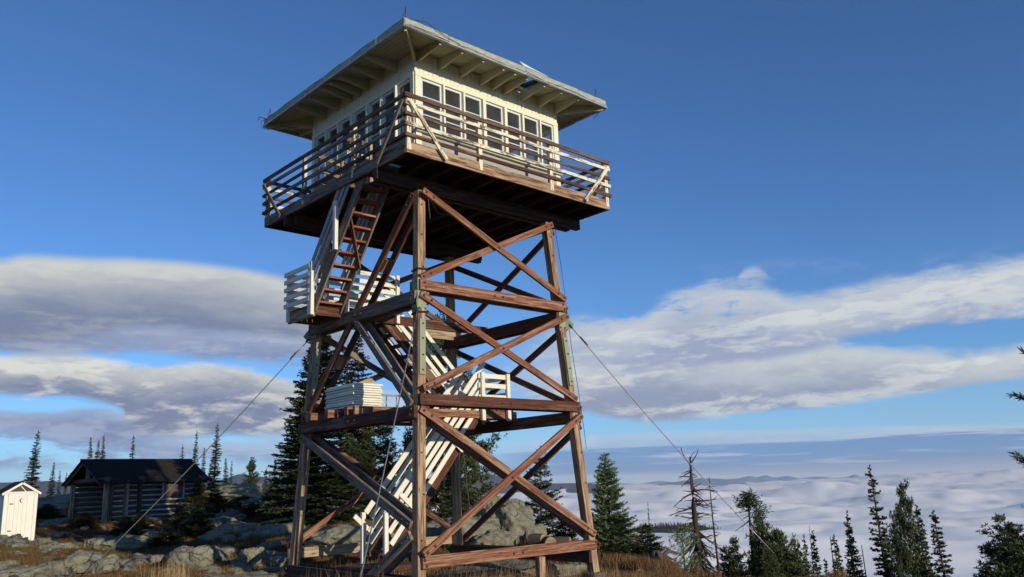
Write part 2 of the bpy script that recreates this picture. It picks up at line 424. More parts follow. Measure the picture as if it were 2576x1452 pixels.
def ground_fn(nt, b):
    g = nt.new('ShaderNodeNewGeometry'); pos = g.outputs['Position']
    at_ = nt.new('ShaderNodeAttribute', attribute_name='rock'); rk = S(nt, at_.outputs['Fac'])
    n1 = nt.noise(pos, .9, 6, .65, .3); n2 = nt.noise(pos, 7, 5, .7); n3 = nt.noise(pos, 30, 4, .7); n4 = nt.noise(pos, 2.6, 5, .6, .6)
    rock = nt.mix(nt.ss(n2, .35, .68), (.23, .21, .16), (.125, .115, .09))
    rock = nt.mix(nt.ss(n4, .48, .62)*.75, rock, (.25, .245, .16))           # lichen
    rock = nt.mix(nt.ss(n3, .56, .72)*.6, rock, (.055, .055, .05))
    rock = nt.mix(nt.ss(n1, .58, .7)*.35, rock, (.30, .28, .24))
    heath = nt.mix(nt.ss(n2, .4, .62), (.135, .055, .025), (.17, .09, .04))
    heath = nt.mix(nt.ss(n4, .52, .66)*.8, heath, (.045, .055, .018))
    heath = nt.mix(nt.ss(n3, .5, .7)*.6, heath, (.03, .022, .012))
    heath = nt.mix(nt.ss(n1, .55, .72)*.6, heath, (.22, .155, .075))
    m = nt.ss(rk+(n2-.5)*.9+(n3-.5)*.35, .42, .56)
    x, y, z = nt.sep(pos)
    c = nt.mix(m, heath, rock)
    far = nt.ss(nt.math('SQRT', x*x+y*y), 90, 150)
    forest = nt.mix(nt.ss(nt.noise(pos, .05, 5, .7), .4, .6), (.018, .03, .016), (.03, .045, .022))
    c = nt.mix(far, c, forest)
    wp = nt.new('ShaderNodeVectorMath', operation='ADD'); nt.set(wp.inputs[0], pos)
    nn = nt.new('ShaderNodeTexNoise'); nt.set(nn.inputs['Vector'], pos); nn.inputs['Scale'].default_value = 1.5; nt.l.new(nn.outputs['Color'], wp.inputs[1])
    vo = nt.new('ShaderNodeTexVoronoi', feature='DISTANCE_TO_EDGE'); nt.l.new(wp.outputs[0], vo.inputs['Vector']); vo.inputs['Scale'].default_value = .9
    ck = nt.ss(S(nt, vo.outputs['Distance'])+(n3-.5)*.03, .020, .003)*m
    c = nt.mix(ck*.35, c, (.025, .022, .017))
    return c, n2*.6+n3*.35+n4*.5-ck*.8
m_ground = material('granite_and_heather', ground_fn, .95, .12, bump=(.9, .05))
me = np_mesh('ground', V, F, m_ground)
att = me.attributes.new('rock', 'FLOAT', 'POINT')
rkv = np.append(rockmask(GX, GY).ravel(), 0).astype(np.float32)
att.data.foreach_set('value', rkv)
ground = tag(link('ground', me), kind='structure')
# ---------------------------------------------------------------- the lookout tower
tower = tag(empty('lookout_tower', (0, 0, .7)),
            'tall red timber fire lookout tower with cream cab, railed catwalk, outside stairs', 'lookout tower')
def sp(z): return 2.352-.059*z
def leg_at(k, z): return Vector((k[0]*sp(z), k[1]*sp(z), z))
LN, LR, LL, LB = (-1, -1), (1, -1), (-1, 1), (1, 1)
XA, YA, ZA = Vector((1, 0, 0)), Vector((0, 1, 0)), Vector((0, 0, 1))

def bolt(mb, p, n, r=.028, m=1):
    p = Vector(p); n = Vector(n); mb.tube([p-n*.01, p+n*.022], r, 8, m)

for k, zb in ((LN, .1), (LR, .58), (LL, .6), (LB, .4)):
    mb = MB(); mb.beam(leg_at(k, zb), leg_at(k, 8.5), .185, .185, YA)
    n1 = Vector((k[0], 0, 0)); n2 = Vector((0, k[1], 0))
    for z in (1.6, 2.4, 3.1, 4.7, 5.2, 6.9, 7.6, 8.2):
        c = leg_at(k, z+rnd.uniform(-.1, .1))
        bolt(mb, c+n1*.0925+n2*rnd.uniform(-.05, .05), n1, .018); bolt(mb, c+n2*.0925+n1*rnd.uniform(-.05, .05), n2, .018)
    o = mb.build('leg', [w_leg, m_steel], tower, .006)
    # steel gusset at the middle girts, carrying the guy wire
    c = leg_at(k, 6.15)
    g = MB(); dd = Vector((k[0], k[1], 0)).normalized(); sd = Vector((-dd.y, dd.x, 0))
    q = c+dd*.13
    g.prism([q+sd*-.006+dd*-.08+ZA*.42, q+sd*-.006+dd*-.08-ZA*.28, q+sd*-.006+dd*.12-ZA*.22, q+sd*-.006+dd*.20-ZA*.12, q+sd*-.006+dd*.06+ZA*.05], sd*.012)
    for n in (n1, n2):
        t = n.cross(ZA)
        a = c+n*.0985
        g.beam(a-ZA*.28, a+ZA*.42, .20, .012, n)
        for dz in (-.2, .0, .2, .34):
            bolt(g, a+ZA*dz+t*.07, n, .02, 1); bolt(g, a+ZA*dz-t*.07, n, .02, 1)
    g.build('gusset_plate', [p_green, m_steel], o)
    # painted splice board on the sunny face
    c1 = leg_at(k, 4.62); c2 = leg_at(k, 5.72)
    f = MB(); off = Vector((0, -.108, 0))
    f.beam(c1+off, c2+off, .14, .03, YA)
    for t in (.08, .35, .65, .92): bolt(f, c1.lerp(c2, t)+off+Vector((0, -.015, 0)), (0, -1, 0), .018)
    f.build('splice_board', [p_green, m_steel], o)

# concrete piers and short props at the foot
for k, zt_, zb_ in ((LR, .60, -.3),):
    p = leg_at(k, zt_); mb = MB()
    mb.beam((p.x, p.y, zb_), (p.x, p.y, zt_), .46, .46, YA, taper=((1.15, 1.15), (.9, .9)))
    mb.build('pier', m_conc, tower, .02)

FACE = {'NR': (LN, LR, Vector((0, -1, 0))), 'RB': (LR, LB, Vector((1, 0, 0))), 'LB': (LL, LB, Vector((0, 1, 0))), 'NL': (LN, LL, Vector((-1, 0, 0)))}
def girt(fc, za, zb, h=.215, t=.085, lap=.10, mat=w_red, inner=True, ends=(1, 1), name='cross_beam'):
    A, B, n = FACE[fc]
    for s_ in ((1, -1) if inner else (1,)):
        a = leg_at(A, za)+n*s_*(.0925+t/2+.004); b = leg_at(B, zb)+n*s_*(.0925+t/2+.004)
        d = (b-a).normalized(); mb = MB()
        mb.beam(a-d*lap*ends[0], b+d*lap*ends[1], t, h, ZA)
        if s_ == 1:
            for p in (a, b):
                bolt(mb, p+n*(t/2)+ZA*.05, n); bolt(mb, p+n*(t/2)-ZA*.05+d*.04, n)
            m_ = a.lerp(b, .5)
            bolt(mb, m_+n*(t/2)+d*.12, n); bolt(mb, m_+n*(t/2)-d*.12, n)
        mb.build(name, [mat, m_steel], tower, .006)
def brace(fc, ua, za, ub, zb, h=.14, t=.07, lvl=0, mat=w_red, dbl=False, ext=.08):
    """ua, ub: 0..1 across the face; lvl: which layer it lies in"""
    A, B, n = FACE[fc]
    for s_ in ((1, -1) if dbl else (1,)):
        off = n*s_*(.0925+.09*lvl+t/2+.006)
        a = leg_at(A, za).lerp(leg_at(B, za), ua)+off; b = leg_at(A, zb).lerp(leg_at(B, zb), ub)+off
        d = (b-a).normalized(); mb = MB()
        mb.beam(a-d*ext, b+d*ext, t, h, ZA)
        if s_ == 1:
            for p, e in ((a, 1), (b, -1)):
                bolt(mb, p+n*(t/2), n); bolt(mb, p+n*(t/2)+d*e*.2, n)
            bolt(mb, a.lerp(b, .5)+n*(t/2), n)
        mb.build('diagonal_brace', [mat, m_steel], tower, .005)

girt('NR', 6.42, 6.42, mat=w_red); girt('NR', 4.135, 4.135, mat=w_redd); girt('NR', 1.174, 1.174, .195, mat=w_red, lap=.04)
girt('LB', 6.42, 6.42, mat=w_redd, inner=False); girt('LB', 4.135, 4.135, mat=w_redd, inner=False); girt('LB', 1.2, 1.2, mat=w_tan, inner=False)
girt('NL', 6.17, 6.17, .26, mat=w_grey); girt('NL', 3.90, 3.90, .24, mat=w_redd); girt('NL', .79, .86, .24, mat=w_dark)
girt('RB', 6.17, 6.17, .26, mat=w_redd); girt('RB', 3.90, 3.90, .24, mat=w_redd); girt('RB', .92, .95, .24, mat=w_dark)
# X bracing
brace('NR', 0, 8.40, 1, 6.62, lvl=1); brace('NR', 0, 6.60, 1, 8.40, lvl=0)
brace('NR', 0, 6.20, 1, 4.32, lvl=0, dbl=False); brace('NR', 0, 4.36, 1, 6.18, lvl=1)
brace('NR', 0, 3.92, 1, 1.42, lvl=0, dbl=True); brace('NR', 0, 1.36, 1, 3.90, lvl=1)
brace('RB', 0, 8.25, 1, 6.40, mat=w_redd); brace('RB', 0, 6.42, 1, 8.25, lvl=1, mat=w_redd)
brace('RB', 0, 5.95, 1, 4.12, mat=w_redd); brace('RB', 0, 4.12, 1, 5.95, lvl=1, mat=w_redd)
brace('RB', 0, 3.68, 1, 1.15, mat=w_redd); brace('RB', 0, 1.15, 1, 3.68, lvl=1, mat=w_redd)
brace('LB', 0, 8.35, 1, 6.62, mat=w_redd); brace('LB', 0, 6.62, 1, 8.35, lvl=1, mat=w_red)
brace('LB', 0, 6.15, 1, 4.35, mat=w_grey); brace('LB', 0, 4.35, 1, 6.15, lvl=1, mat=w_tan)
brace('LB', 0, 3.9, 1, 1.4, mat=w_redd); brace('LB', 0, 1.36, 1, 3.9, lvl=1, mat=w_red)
# the stair side: long paired struts with spacer blocks
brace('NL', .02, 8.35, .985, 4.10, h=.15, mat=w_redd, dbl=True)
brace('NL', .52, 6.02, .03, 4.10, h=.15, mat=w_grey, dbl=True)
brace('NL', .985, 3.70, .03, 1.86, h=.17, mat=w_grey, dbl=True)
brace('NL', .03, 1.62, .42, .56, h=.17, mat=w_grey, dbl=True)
mb = MB()
A_, B_, n_ = FACE['NL']
for u_ in (.30, .72):
    z_ = 8.35+(4.10-8.35)*(u_-.02)/.965
    c = leg_at(LN, z_).lerp(leg_at(LL, z_), u_)
    d = (leg_at(LL, 4.1)-leg_at(LN, 8.35)).normalized()
    mb.beam(c-d*.16, c+d*.16, .23, .13, ZA)
    mb.build('spacer_block', w_red, tower, .004); mb = MB()
mb = MB()
c = leg_at(LN, 2.8).lerp(leg_at(LL, 2.8), .52); d = (leg_at(LL, 3.7)-leg_at(LN, 1.86)).normalized()
mb.beam(c-d*.15, c+d*.15, .23, .14, ZA); mb.build('spacer_block', w_red, tower, .004)
for X_, z0, z1 in ((.62, .1, 1.055), (-.45, .2, .55)):
    mb = MB(); mb.beam((X_, -2.43, z0), (X_, -2.43, z1), .17, .13, YA); mb.build('prop_post', w_tan if z1 < .8 else w_leg, tower, .005)
mb = MB(); mb.beam((.95, 2.4, .1), (.95, 2.4, 1.06), .16, .13, YA); mb.build('prop_post', w_dark, tower, .005)
# girders under the deck
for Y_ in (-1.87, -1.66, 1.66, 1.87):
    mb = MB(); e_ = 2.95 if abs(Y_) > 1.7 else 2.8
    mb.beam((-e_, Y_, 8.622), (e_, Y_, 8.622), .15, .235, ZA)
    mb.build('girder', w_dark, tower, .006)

# ---- catwalk deck
HD = 2.91
HX0, HX1, HY0, HY1 = -2.83, -2.15, -1.75, -.60           # stair hatch
deck = empty('deck', (0, 0, 0), parent=tower); deck.location = (0, 0, 8.2)
mb = MB(); y = -HD+.03
while y < HD-.05:
    y2 = min(y+.145, HD-.03)
    segs = [(-HD+.03, HD-.03)]
    if y2 > HY0 and y < HY1: segs = [(-HD+.03, HX0), (HX1, HD-.03)]
    for a, b in segs: mb.box((a, y, 8.93), (b, y2-.007, 8.966), ax=0)
    y = y2
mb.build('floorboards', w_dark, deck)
for i in range(11):
    x = -2.84+i*.568
    mb = MB()
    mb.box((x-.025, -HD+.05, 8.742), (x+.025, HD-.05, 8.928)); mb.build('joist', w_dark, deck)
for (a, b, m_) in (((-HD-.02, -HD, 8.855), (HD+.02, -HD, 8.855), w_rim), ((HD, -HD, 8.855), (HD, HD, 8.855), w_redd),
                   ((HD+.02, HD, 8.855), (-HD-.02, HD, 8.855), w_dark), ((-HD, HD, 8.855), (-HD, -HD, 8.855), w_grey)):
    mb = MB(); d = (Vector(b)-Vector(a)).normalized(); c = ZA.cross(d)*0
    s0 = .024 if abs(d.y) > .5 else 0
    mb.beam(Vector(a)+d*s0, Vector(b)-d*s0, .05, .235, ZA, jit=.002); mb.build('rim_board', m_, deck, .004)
mb = MB()
for a, b in (((HX0, HY0, 0), (HX1, HY0, 0)), ((HX0, HY1, 0), (HX1, HY1, 0))):
    mb.beam((a[0], a[1], 8.84), (b[0], b[1], 8.84), .05, .17, ZA)
mb.build('hatch_trimmer', w_grey, deck)

# ---- catwalk railing: one part per side
RZ = [(9.915, w_raildk, .085), (9.745, p_cream, .08), (9.525, w_raildk, .07), (9.325, p_cream, .08), (9.09, w_redd, .075)]
for ang, side in ((0, 'S'), (90, 'E'), (180, 'N'), (270, 'W')):
    rot = Matrix.Rotation(R(ang), 3, 'Z')
    r_ = empty('railing', parent=tower); r_.location = (0, 0, 8.2)
    def L(x, y, z): return rot @ Vector((x, y, z))
    ext = .035 if ang in (0, 180) else -.01
    for i, (z, m_, h) in enumerate(RZ):
        if side in 'WN' and m_ is p_cream: m_ = w_grey if side == 'W' else p_cream
        mb = MB(); sag = rnd.uniform(-.012, .012)
        P = [(-2.95-ext, 0), (-1.1, sag), (1.0, -sag), (2.95+ext, 0)]
        for (x0, s0), (x1, s1) in zip(P[:-1], P[1:]):
            mb.beam(L(x0, -2.965, z+s0), L(x1-.003, -2.965, z+s1), .036, h, ZA, jit=.003)
        mb.build('rail', m_, r_, .003)
    for x in (-2.87, -1.07, 1.01, 2.87):
        if ang in (90, 270) and abs(x) > 2: continue
        mb = MB(); mb.beam(L(x, -2.895, 8.80), L(x, -2.895, 9.95), .10, .085, rot @ YA); mb.build('post', p_cream, r_, .004)
    br = [(-2.90, -2.02, 9.80)] if side in 'SEN' else [(-2.90, -2.02, 9.80)]
    if side in 'SW': br.append((2.90, 2.02, 9.80))
    for x0, x1, z0 in br:
        mb = MB(); mb.beam(L(x0, -3.005, z0), L(x1, -3.005, 8.77), .035, .085, rot @ XA)
        mb.build('corner_brace', p_cream if side != 'W' else w_grey, r_, .003)
# little rail around the hatch
r_ = empty('hatch_rail', parent=tower); r_.location = (0, 0, 8.2)
for z, m_ in ((9.85, w_red), (9.55, p_cream), (9.25, w_red)):
    mb = MB(); mb.beam((-2.80, -.56, z), (-2.2, -.56, z), .03, .08, ZA); mb.build('rail', m_, r_)
    mb = MB(); mb.beam((-2.80, .62, z), (-2.2, .62, z-.1), .03, .08, ZA); mb.build('rail', w_tan, r_)
for y in (-.6, .58):
    mb = MB(); mb.beam((-2.22, y, 8.95), (-2.22, y, 9.92), .08, .08, YA); mb.build('post', w_tan, r_)

# ---- cab
HC = 2.13; Z0 = 8.97; ZS = 9.70; ZW = 10.925; ZT = 11.50
WX = [(-1.965, -1.42), (-1.385, -.865), (-.83, -.30), (-.225, .345), (.415, .905), (.95, 1.475), (1.51, 1.985)]
mb = MB(); mb.box((-HC+.06, -HC+.06, 8.972), (HC-.06, HC-.06, 9.0)); mb.build('cab_floor', m_int, tower)
mb = MB(); mb.box((-HC+.05, -HC+.05, 11.30), (HC-.05, HC-.05, 11.325)); mb.build('cab_ceiling', m_ceil, tower)
for ang in (0, 90, 180, 270):
    rot = Matrix.Rotation(R(ang), 3, 'Z')
    def L(x, y, z): return rot @ Vector((x, y, z))
    w = empty('wall', parent=tower); w.location = (0, 0, 8.2)
    # frieze of narrow boards over a backing
    mb = MB()
    mb.beam(L(-HC+.03, -HC+.035, (ZW+ZT)/2), L(HC-.03, -HC+.035, (ZW+ZT)/2), .02, ZT-ZW, ZA, 1)
    x = -HC+.002
    while x < HC-.01:
        x2 = min(x+.118, HC-.002)
        mb.beam(L((x+x2)/2, -HC+.012+rnd.uniform(-.002, .002), ZW+.003), L((x+x2)/2, -HC+.012, ZT), x2-x-.007, .024, rot @ YA)
        x = x2
    mb.build('frieze', [p_wall, m_int], w)
    mb = MB()
    e = 0 if ang in (0, 180) else -.03
    mb.beam(L(-HC-e, -HC-.012, ZW+.045), L(HC+e, -HC-.012, ZW+.045), .02, .09, ZA); mb.build('head_trim', p_wall, w, .003)
    mb = MB(); mb.beam(L(-HC-.02-e, -HC-.03, ZS-.02), L(HC+.02+e, -HC-.03, ZS-.02), .10, .045, ZA); mb.build('sill', p_wall, w, .004)
    mb = MB()
    mb.beam(L(-HC+.03, -HC+.035, (Z0+ZS)/2), L(HC-.03, -HC+.035, (Z0+ZS)/2), .02, ZS-Z0-.05, ZA, 1)
    z = Z0+.01
    while z < ZS-.06:
        h = min(.135, ZS-.05-z)
        mb.beam(L(-HC+.012, -HC+.012, z+h/2), L(HC-.012, -HC+.012, z+h/2), .024, h-.006, ZA)
        z += h
    mb.build('siding', [p_grey, m_int], w)
    for sx in (-1, 1):
        mb = MB()
        xx = sx*(HC-.075) if ang in (0, 180) else sx*(HC-.09)
        mb.beam(L(xx, -HC-.004, Z0+.005), L(xx, -HC-.004, ZW-.002), .15 if ang in (0, 180) else .12, .03, rot @ YA)
        mb.build('corner_board', p_wall, w, .004)
    edges = [-HC+.15]+[v for ab in WX for v in ab]+[HC-.15]
    for i in range(1, len(edges)-1, 2):
        a, b = edges[i], (edges[i+2] if False else None)
    for i in range(7):                                    # mullion posts between windows
        x0 = WX[i][1]; x1 = WX[i+1][0] if i < 6 else HC-.15
        if x1-x0 < .012: continue
        mb = MB(); mb.beam(L((x0+x1)/2, -HC-.012, ZS+.006), L((x0+x1)/2, -HC-.012, ZW-.002), x1-x0+.012, .115, rot @ YA)
        mb.build('mullion', p_wall, w, .003)
    for (x0, x1) in WX:
        f = MB(); yy = -HC+.035; t = .045
        f.beam(L(x0+t/2, yy, ZS+.004), L(x0+t/2, yy, ZW-.004), t, .045, rot @ YA)
        f.beam(L(x1-t/2, yy, ZS+.004), L(x1-t/2, yy, ZW-.004), t, .045, rot @ YA)
        f.beam(L(x0+t, yy, ZW-.03), L(x1-t, yy, ZW-.03), .045, .05, ZA)
        f.beam(L(x0+t, yy, ZS+.035), L(x1-t, yy, ZS+.035), .045, .06, ZA)
        for q in (1/3, 2/3):
            zz = ZS+(ZW-ZS)*q
            f.beam(L(x0+t, yy, zz), L(x1-t, yy, zz), .03, .022, ZA)
        win = f.build('window', p_frame, w)
        # the wall is already a sub-level, so the glazing of every window hangs under the window's own wall
        g = MB(); g.beam(L((x0+x1)/2, yy+.008, ZS+.06), L((x0+x1)/2, yy+.008, ZW-.055), x1-x0-2*t+.01, .004, rot @ YA)
        win.parent = tower; win.location = (0, 0, 8.2-0)
        g.build('pane', m_glass, win)
# ---- roof
roof = empty('roof', parent=tower); roof.location = (0, 0, 8.2)
HR = 2.97; RAFX = [-1.48, -.90, -.32, .03, .39, .94, 1.49]
for ang in (0, 90, 180, 270):
    rot = Matrix.Rotation(R(ang), 3, 'Z')
    def L(x, y, z): return rot @ Vector((x, y, z))
    # soffit sheathing boards, parallel to the eave
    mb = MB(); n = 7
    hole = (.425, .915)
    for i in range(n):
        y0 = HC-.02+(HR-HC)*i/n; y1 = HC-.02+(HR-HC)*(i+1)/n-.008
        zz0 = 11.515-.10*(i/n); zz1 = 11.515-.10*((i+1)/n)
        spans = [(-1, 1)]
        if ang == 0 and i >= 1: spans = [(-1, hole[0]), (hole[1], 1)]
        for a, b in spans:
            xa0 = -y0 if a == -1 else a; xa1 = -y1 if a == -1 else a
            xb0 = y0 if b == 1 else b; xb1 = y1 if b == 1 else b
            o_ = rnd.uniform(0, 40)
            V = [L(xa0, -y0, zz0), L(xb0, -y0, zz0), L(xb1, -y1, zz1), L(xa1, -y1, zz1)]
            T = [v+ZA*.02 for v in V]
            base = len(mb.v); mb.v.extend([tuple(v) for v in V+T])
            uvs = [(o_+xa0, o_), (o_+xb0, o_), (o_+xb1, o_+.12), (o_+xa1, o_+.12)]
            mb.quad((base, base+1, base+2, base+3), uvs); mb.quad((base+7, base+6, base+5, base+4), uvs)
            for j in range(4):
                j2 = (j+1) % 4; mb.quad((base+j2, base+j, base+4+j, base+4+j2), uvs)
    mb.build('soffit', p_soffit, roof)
    for x in RAFX + ([] if ang in (90, 270) else [-2.06, 2.06]):
        yo = HR-.05; yi = HC+.001
        mb = MB()
        mb.prism([L(x-.024, -yi, 11.245), L(x-.024, -yo, 11.30), L(x-.024, -yo, 11.40), L(x-.024, -yi, 11.508)], rot @ Vector((.048, 0, 0)))
        mb.build('rafter', p_soffit, roof)
    mb = MB()
    d = Vector((-1, -1, 0)).normalized(); s_ = Vector((.024, -.024, 0))*.7
    a = Vector((-HC, -HC, 0)); b = Vector((-HR+.04, -HR+.04, 0))
    mb.prism([rot @ (a+s_+ZA*11.23), rot @ (b+s_+ZA*11.29), rot @ (b+s_+ZA*11.40), rot @ (a+s_+ZA*11.508)], rot @ (s_*-2))
    mb.build('hip_rafter', p_soffit, roof)
    # fascia wrapped with rolled roofing, plus the drip edge
    mb = MB(); xs = [-HR, -1.9, -.9, .28, 1.0, 2.0, HR]
    for i in range(6):
        dz = rnd.uniform(-.012, .012)
        e0 = .02 if i == 0 else 0; e1 = .02 if i == 5 else 0
        mb.beam(L(xs[i]-e0, -HR-.012+rnd.uniform(-.004, .004), 11.455+dz), L(xs[i+1]-.004+e1, -HR-.012, 11.465+dz), .04 if ang in (0, 180) else .036, .165, ZA, jit=.006)
    mb.build('fascia', m_roof, roof, .012)
    mb = MB()
    for i in range(6):
        e0 = .03 if i == 0 else 0; e1 = .03 if i == 5 else 0
        mb.beam(L(xs[i]-e0, -HR-.022, 11.362+rnd.uniform(-.006, .006)), L(xs[i+1]+e1-.003, -HR-.022, 11.362+rnd.uniform(-.006, .006)), .06, .032, ZA, jit=.004)
        mb.beam(L(xs[i]-e0, -HR-.036, 11.394), L(xs[i+1]+e1-.003, -HR-.036, 11.394), .012, .012, ZA, jit=.003)
    mb.build('drip_edge', m_drip, roof)
    # covering: four strips up to the hip apex, with the torn bay left open
    ez, az = 11.535, 12.05
    cov = MB(); ny = 6
    for i in range(ny):
        y0 = (HR+.02)*(1-i/ny); y1 = (HR+.02)*(1-(i+1)/ny)
        z0_ = ez+(az-ez)*i/ny; z1_ = ez+(az-ez)*(i+1)/ny
        spans = [(-1, 1)] if not (ang == 0 and i <= 1) else [(-1, hole[0]), (hole[1], 1)]
        for a, b in spans:
            cov.poly([L(-y0 if a == -1 else a, -y0, z0_), L(y0 if b == 1 else b, -y0, z0_), L(y1 if b == 1 else b, -y1, z1_), L(-y1 if a == -1 else a, -y1, z1_)])
    cov.build('roof_covering', m_roof, roof)
# torn tin in the open bay and lifted flashing above it
mb = MB()
for (x0, x1, ya, yb, zc) in ((.45, .86, -2.46, -2.28, 11.36),):
    N = 9; base = len(mb.v); r2 = random.Random(3)
    for i in range(N):
        for j in range(N):
            mb.v.append((x0+(x1-x0)*i/(N-1), ya+(yb-ya)*j/(N-1)+r2.uniform(-.03, .03), zc+r2.uniform(-.025, .025)+.15*(j/(N-1))))
    for i in range(N-1):
        for j in range(N-1):
            if (i*3+2*j) % 7 == 0: continue
            k = base+i*N+j; mb.quad((k, k+N, k+N+1, k+1), [(i, j), (i+1, j), (i+1, j+1), (i, j+1)])
mb.poly([(.22, -3.0, 11.56), (.72, -3.0, 11.545), (.74, -2.88, 11.66), (.20, -2.90, 11.71)])
mb.poly([(.66, -3.0, 11.55), (1.12, -3.0, 11.54), (1.10, -2.9, 11.62), (.70, -2.86, 11.69)])
mb.build('torn_flashing', m_tin, roof)
def rod(x, y, h=.24):
    mb = MB(); mb.tube([(x, y, 11.5), (x+.004, y, 11.54+h)], .011, 6); mb.tube([(x, y, 11.54), (x, y, 11.58)], .03, 8)
    mb.tube([(x-.06, y, 11.57), (x-.05, y, 11.66)], .008, 5)
    mb.build('lightning_rod', m_steel, roof)
rod(-2.94, -2.94, .26); rod(2.7, -2.94); rod(-2.94, 2.8); rod(2.9, 2.9)
# conductor wires trailing along the eaves and off the left corner
mb = MB()
pts = [(-2.99, -2.9+i*.3, 11.54+.014*math.sin(i*1.7)) for i in range(20)]; mb.tube(pts, .007, 4)
mb.tube([(-2.99, 2.9, 11.54), (-3.08, 2.98, 11.46), (-3.06, 3.0, 11.32), (-2.95, 2.85, 11.24), (-2.7, 2.6, 11.30), (-2.3, 2.3, 11.26)], .008, 5)
mb.tube([(-2.98, 2.95, 11.56), (-3.12, 3.02, 11.60), (-3.13, 3.0, 11.5)], .014, 5)
pts = [(-2.9+i*.29, -3.02+.012*math.sin(i*2.1), 11.40+.02*math.sin(i*1.3)) for i in range(20)]; mb.tube(pts, .006, 4)
mb.tube([(-2.9, -3.0, 11.53), (-2.5, -3.03, 11.6), (-2.0, -3.03, 11.47), (-1.6, -3.02, 11.42)], .007, 4)
mb.tube([(2.12, -2.2, 11.22), (2.3, -2.5, 11.12), (2.7, -2.7, 11.2), (2.85, -2.9, 11.25), (2.95, -2.6, 11.22)], .008, 5)
mb.build('conductor_wire', m_steel, roof)
# wire hanging at the leg head
mb = MB()
mb.tube([(-1.75, -2.05, 8.4), (-1.72, -2.1, 8.2), (-1.6, -2.15, 7.98), (-1.3, -2.1, 8.0), (-1.0, -2.0, 8.2)], .003, 5)
mb.tube([(-1.78, -2.06, 8.38), (-1.77, -2.07, 8.1), (-1.75, -2.08, 7.85)], .011, 5)
mb.tube([(-1.8, -2.0, 8.35), (-1.2, -2.3, 8.45), (-.9, -2.3, 8.42)], .003, 4)
mb.build('loose_wire', m_steel, tower)
# down conductor on the right leg
mb = MB(); mb.tube([leg_at(LR, z)+Vector((.2+.02*math.sin(z*2), -.1, 0)) for z in (8.4, 7.5, 6.6, 5.5, 4.5, 3.6, 3.2)], .007, 5)
mb.build('conductor_wire', m_steel, tower)
# rope lashings
mb = MB()
for z in (6.75, 5.85):
    c = leg_at(LN, z)
    for dz in (0, .02):
        mb.tube([c+Vector((-.11, -.11, dz)), c+Vector((.11, -.11, dz+.02)), c+Vector((.12, .11, dz)), c+Vector((-.11, .11, dz-.02)), c+Vector((-.11, -.11, dz))], .009, 5)
mb.build('wire_lashing', m_steel, tower)

# ---- stairs
def flight(axis, a, b, s0, s1, ntread, name_mat, railside, offs, tread_mat, string_mat, newels=()):
    """axis 'x' or 'y': run direction; a=(run,z) low/high ends of the stringer centre line; s0,s1: the two stringer positions"""
    fl = empty('stair', parent=tower); fl.location = (0, 0, 0)
    def P(r, s, z): return Vector((r, s, z)) if axis == 'x' else Vector((s, r, z))
    sa = YA if axis == 'x' else XA
    lo = min(s0, s1); hi = max(s0, s1)
    for s in (lo+.022, hi-.022):
        mb = MB(); mb.beam(P(a[0], s, a[1]), P(b[0], s, b[1]), .045, .24, ZA); mb.build('stringer', string_mat, fl, .004)
    for i in range(ntread):
        t = (i+.5)/ntread; r = a[0]+(b[0]-a[0])*t; z = a[1]+(b[1]-a[1])*t
        mb = MB(); mb.beam(P(r, lo+.045, z), P(r, hi-.045, z), .21, .045, ZA); mb.build('tread', tread_mat, fl, .004)
    for s in railside:
        for q, (oz, t0, t1, hh) in enumerate(offs):
            mb = MB(); d = (P(b[0], 0, b[1])-P(a[0], 0, a[1]))
            A = P(a[0]+(b[0]-a[0])*t0, s, a[1]+(b[1]-a[1])*t0+oz); B = P(a[0]+(b[0]-a[0])*t1, s, a[1]+(b[1]-a[1])*t1+oz)
            mb.beam(A, B, .032, hh, ZA, jit=.002); mb.build('handrail', name_mat, fl, .003)
    for (r, s, z0, z1, w_) in newels:
        mb = MB(); mb.beam(P(r, s, z0), P(r, s, z1), w_, w_*.8, sa); mb.build('newel_post', p_white, fl, .003)
    return fl
# top flight, through the hatch
f1 = flight('y', (.72, 6.36), (-1.36, 8.98), -2.83, -2.17, 11, p_grey, (-2.865, -2.13),
            [(.50, .0, .98, .085), (.74, .0, .95, .085), (1.0, .0, .9, .095)], w_tread, w_grey,
            [(.66, -2.90, 6.2, 7.38, .10), (-.30, -2.90, 7.42, 8.50, .10)])
mb = MB(); mb.beam((-2.80, -.72, 8.02), (-2.2, -.12, 7.17), .03, .09, YA); mb.build('stair_strut', w_red, f1)
mb = MB(); mb.beam((-2.80, .74, 6.33), (-2.16, .74, 6.33), .045, .17, ZA); mb.build('toe_board', w_tan, f1)
# middle flight
f2 = flight('x', (1.12, 4.27), (-.98, 6.36), .74, 1.44, 9, p_white, (.70, 1.48),
            [(.27, .0, .98, .10), (.55, .02, 1.0, .10), (.88, .02, 1.0, .10)], w_redd, w_redd, [(1.12, 1.50, 4.25, 5.25, .08)])
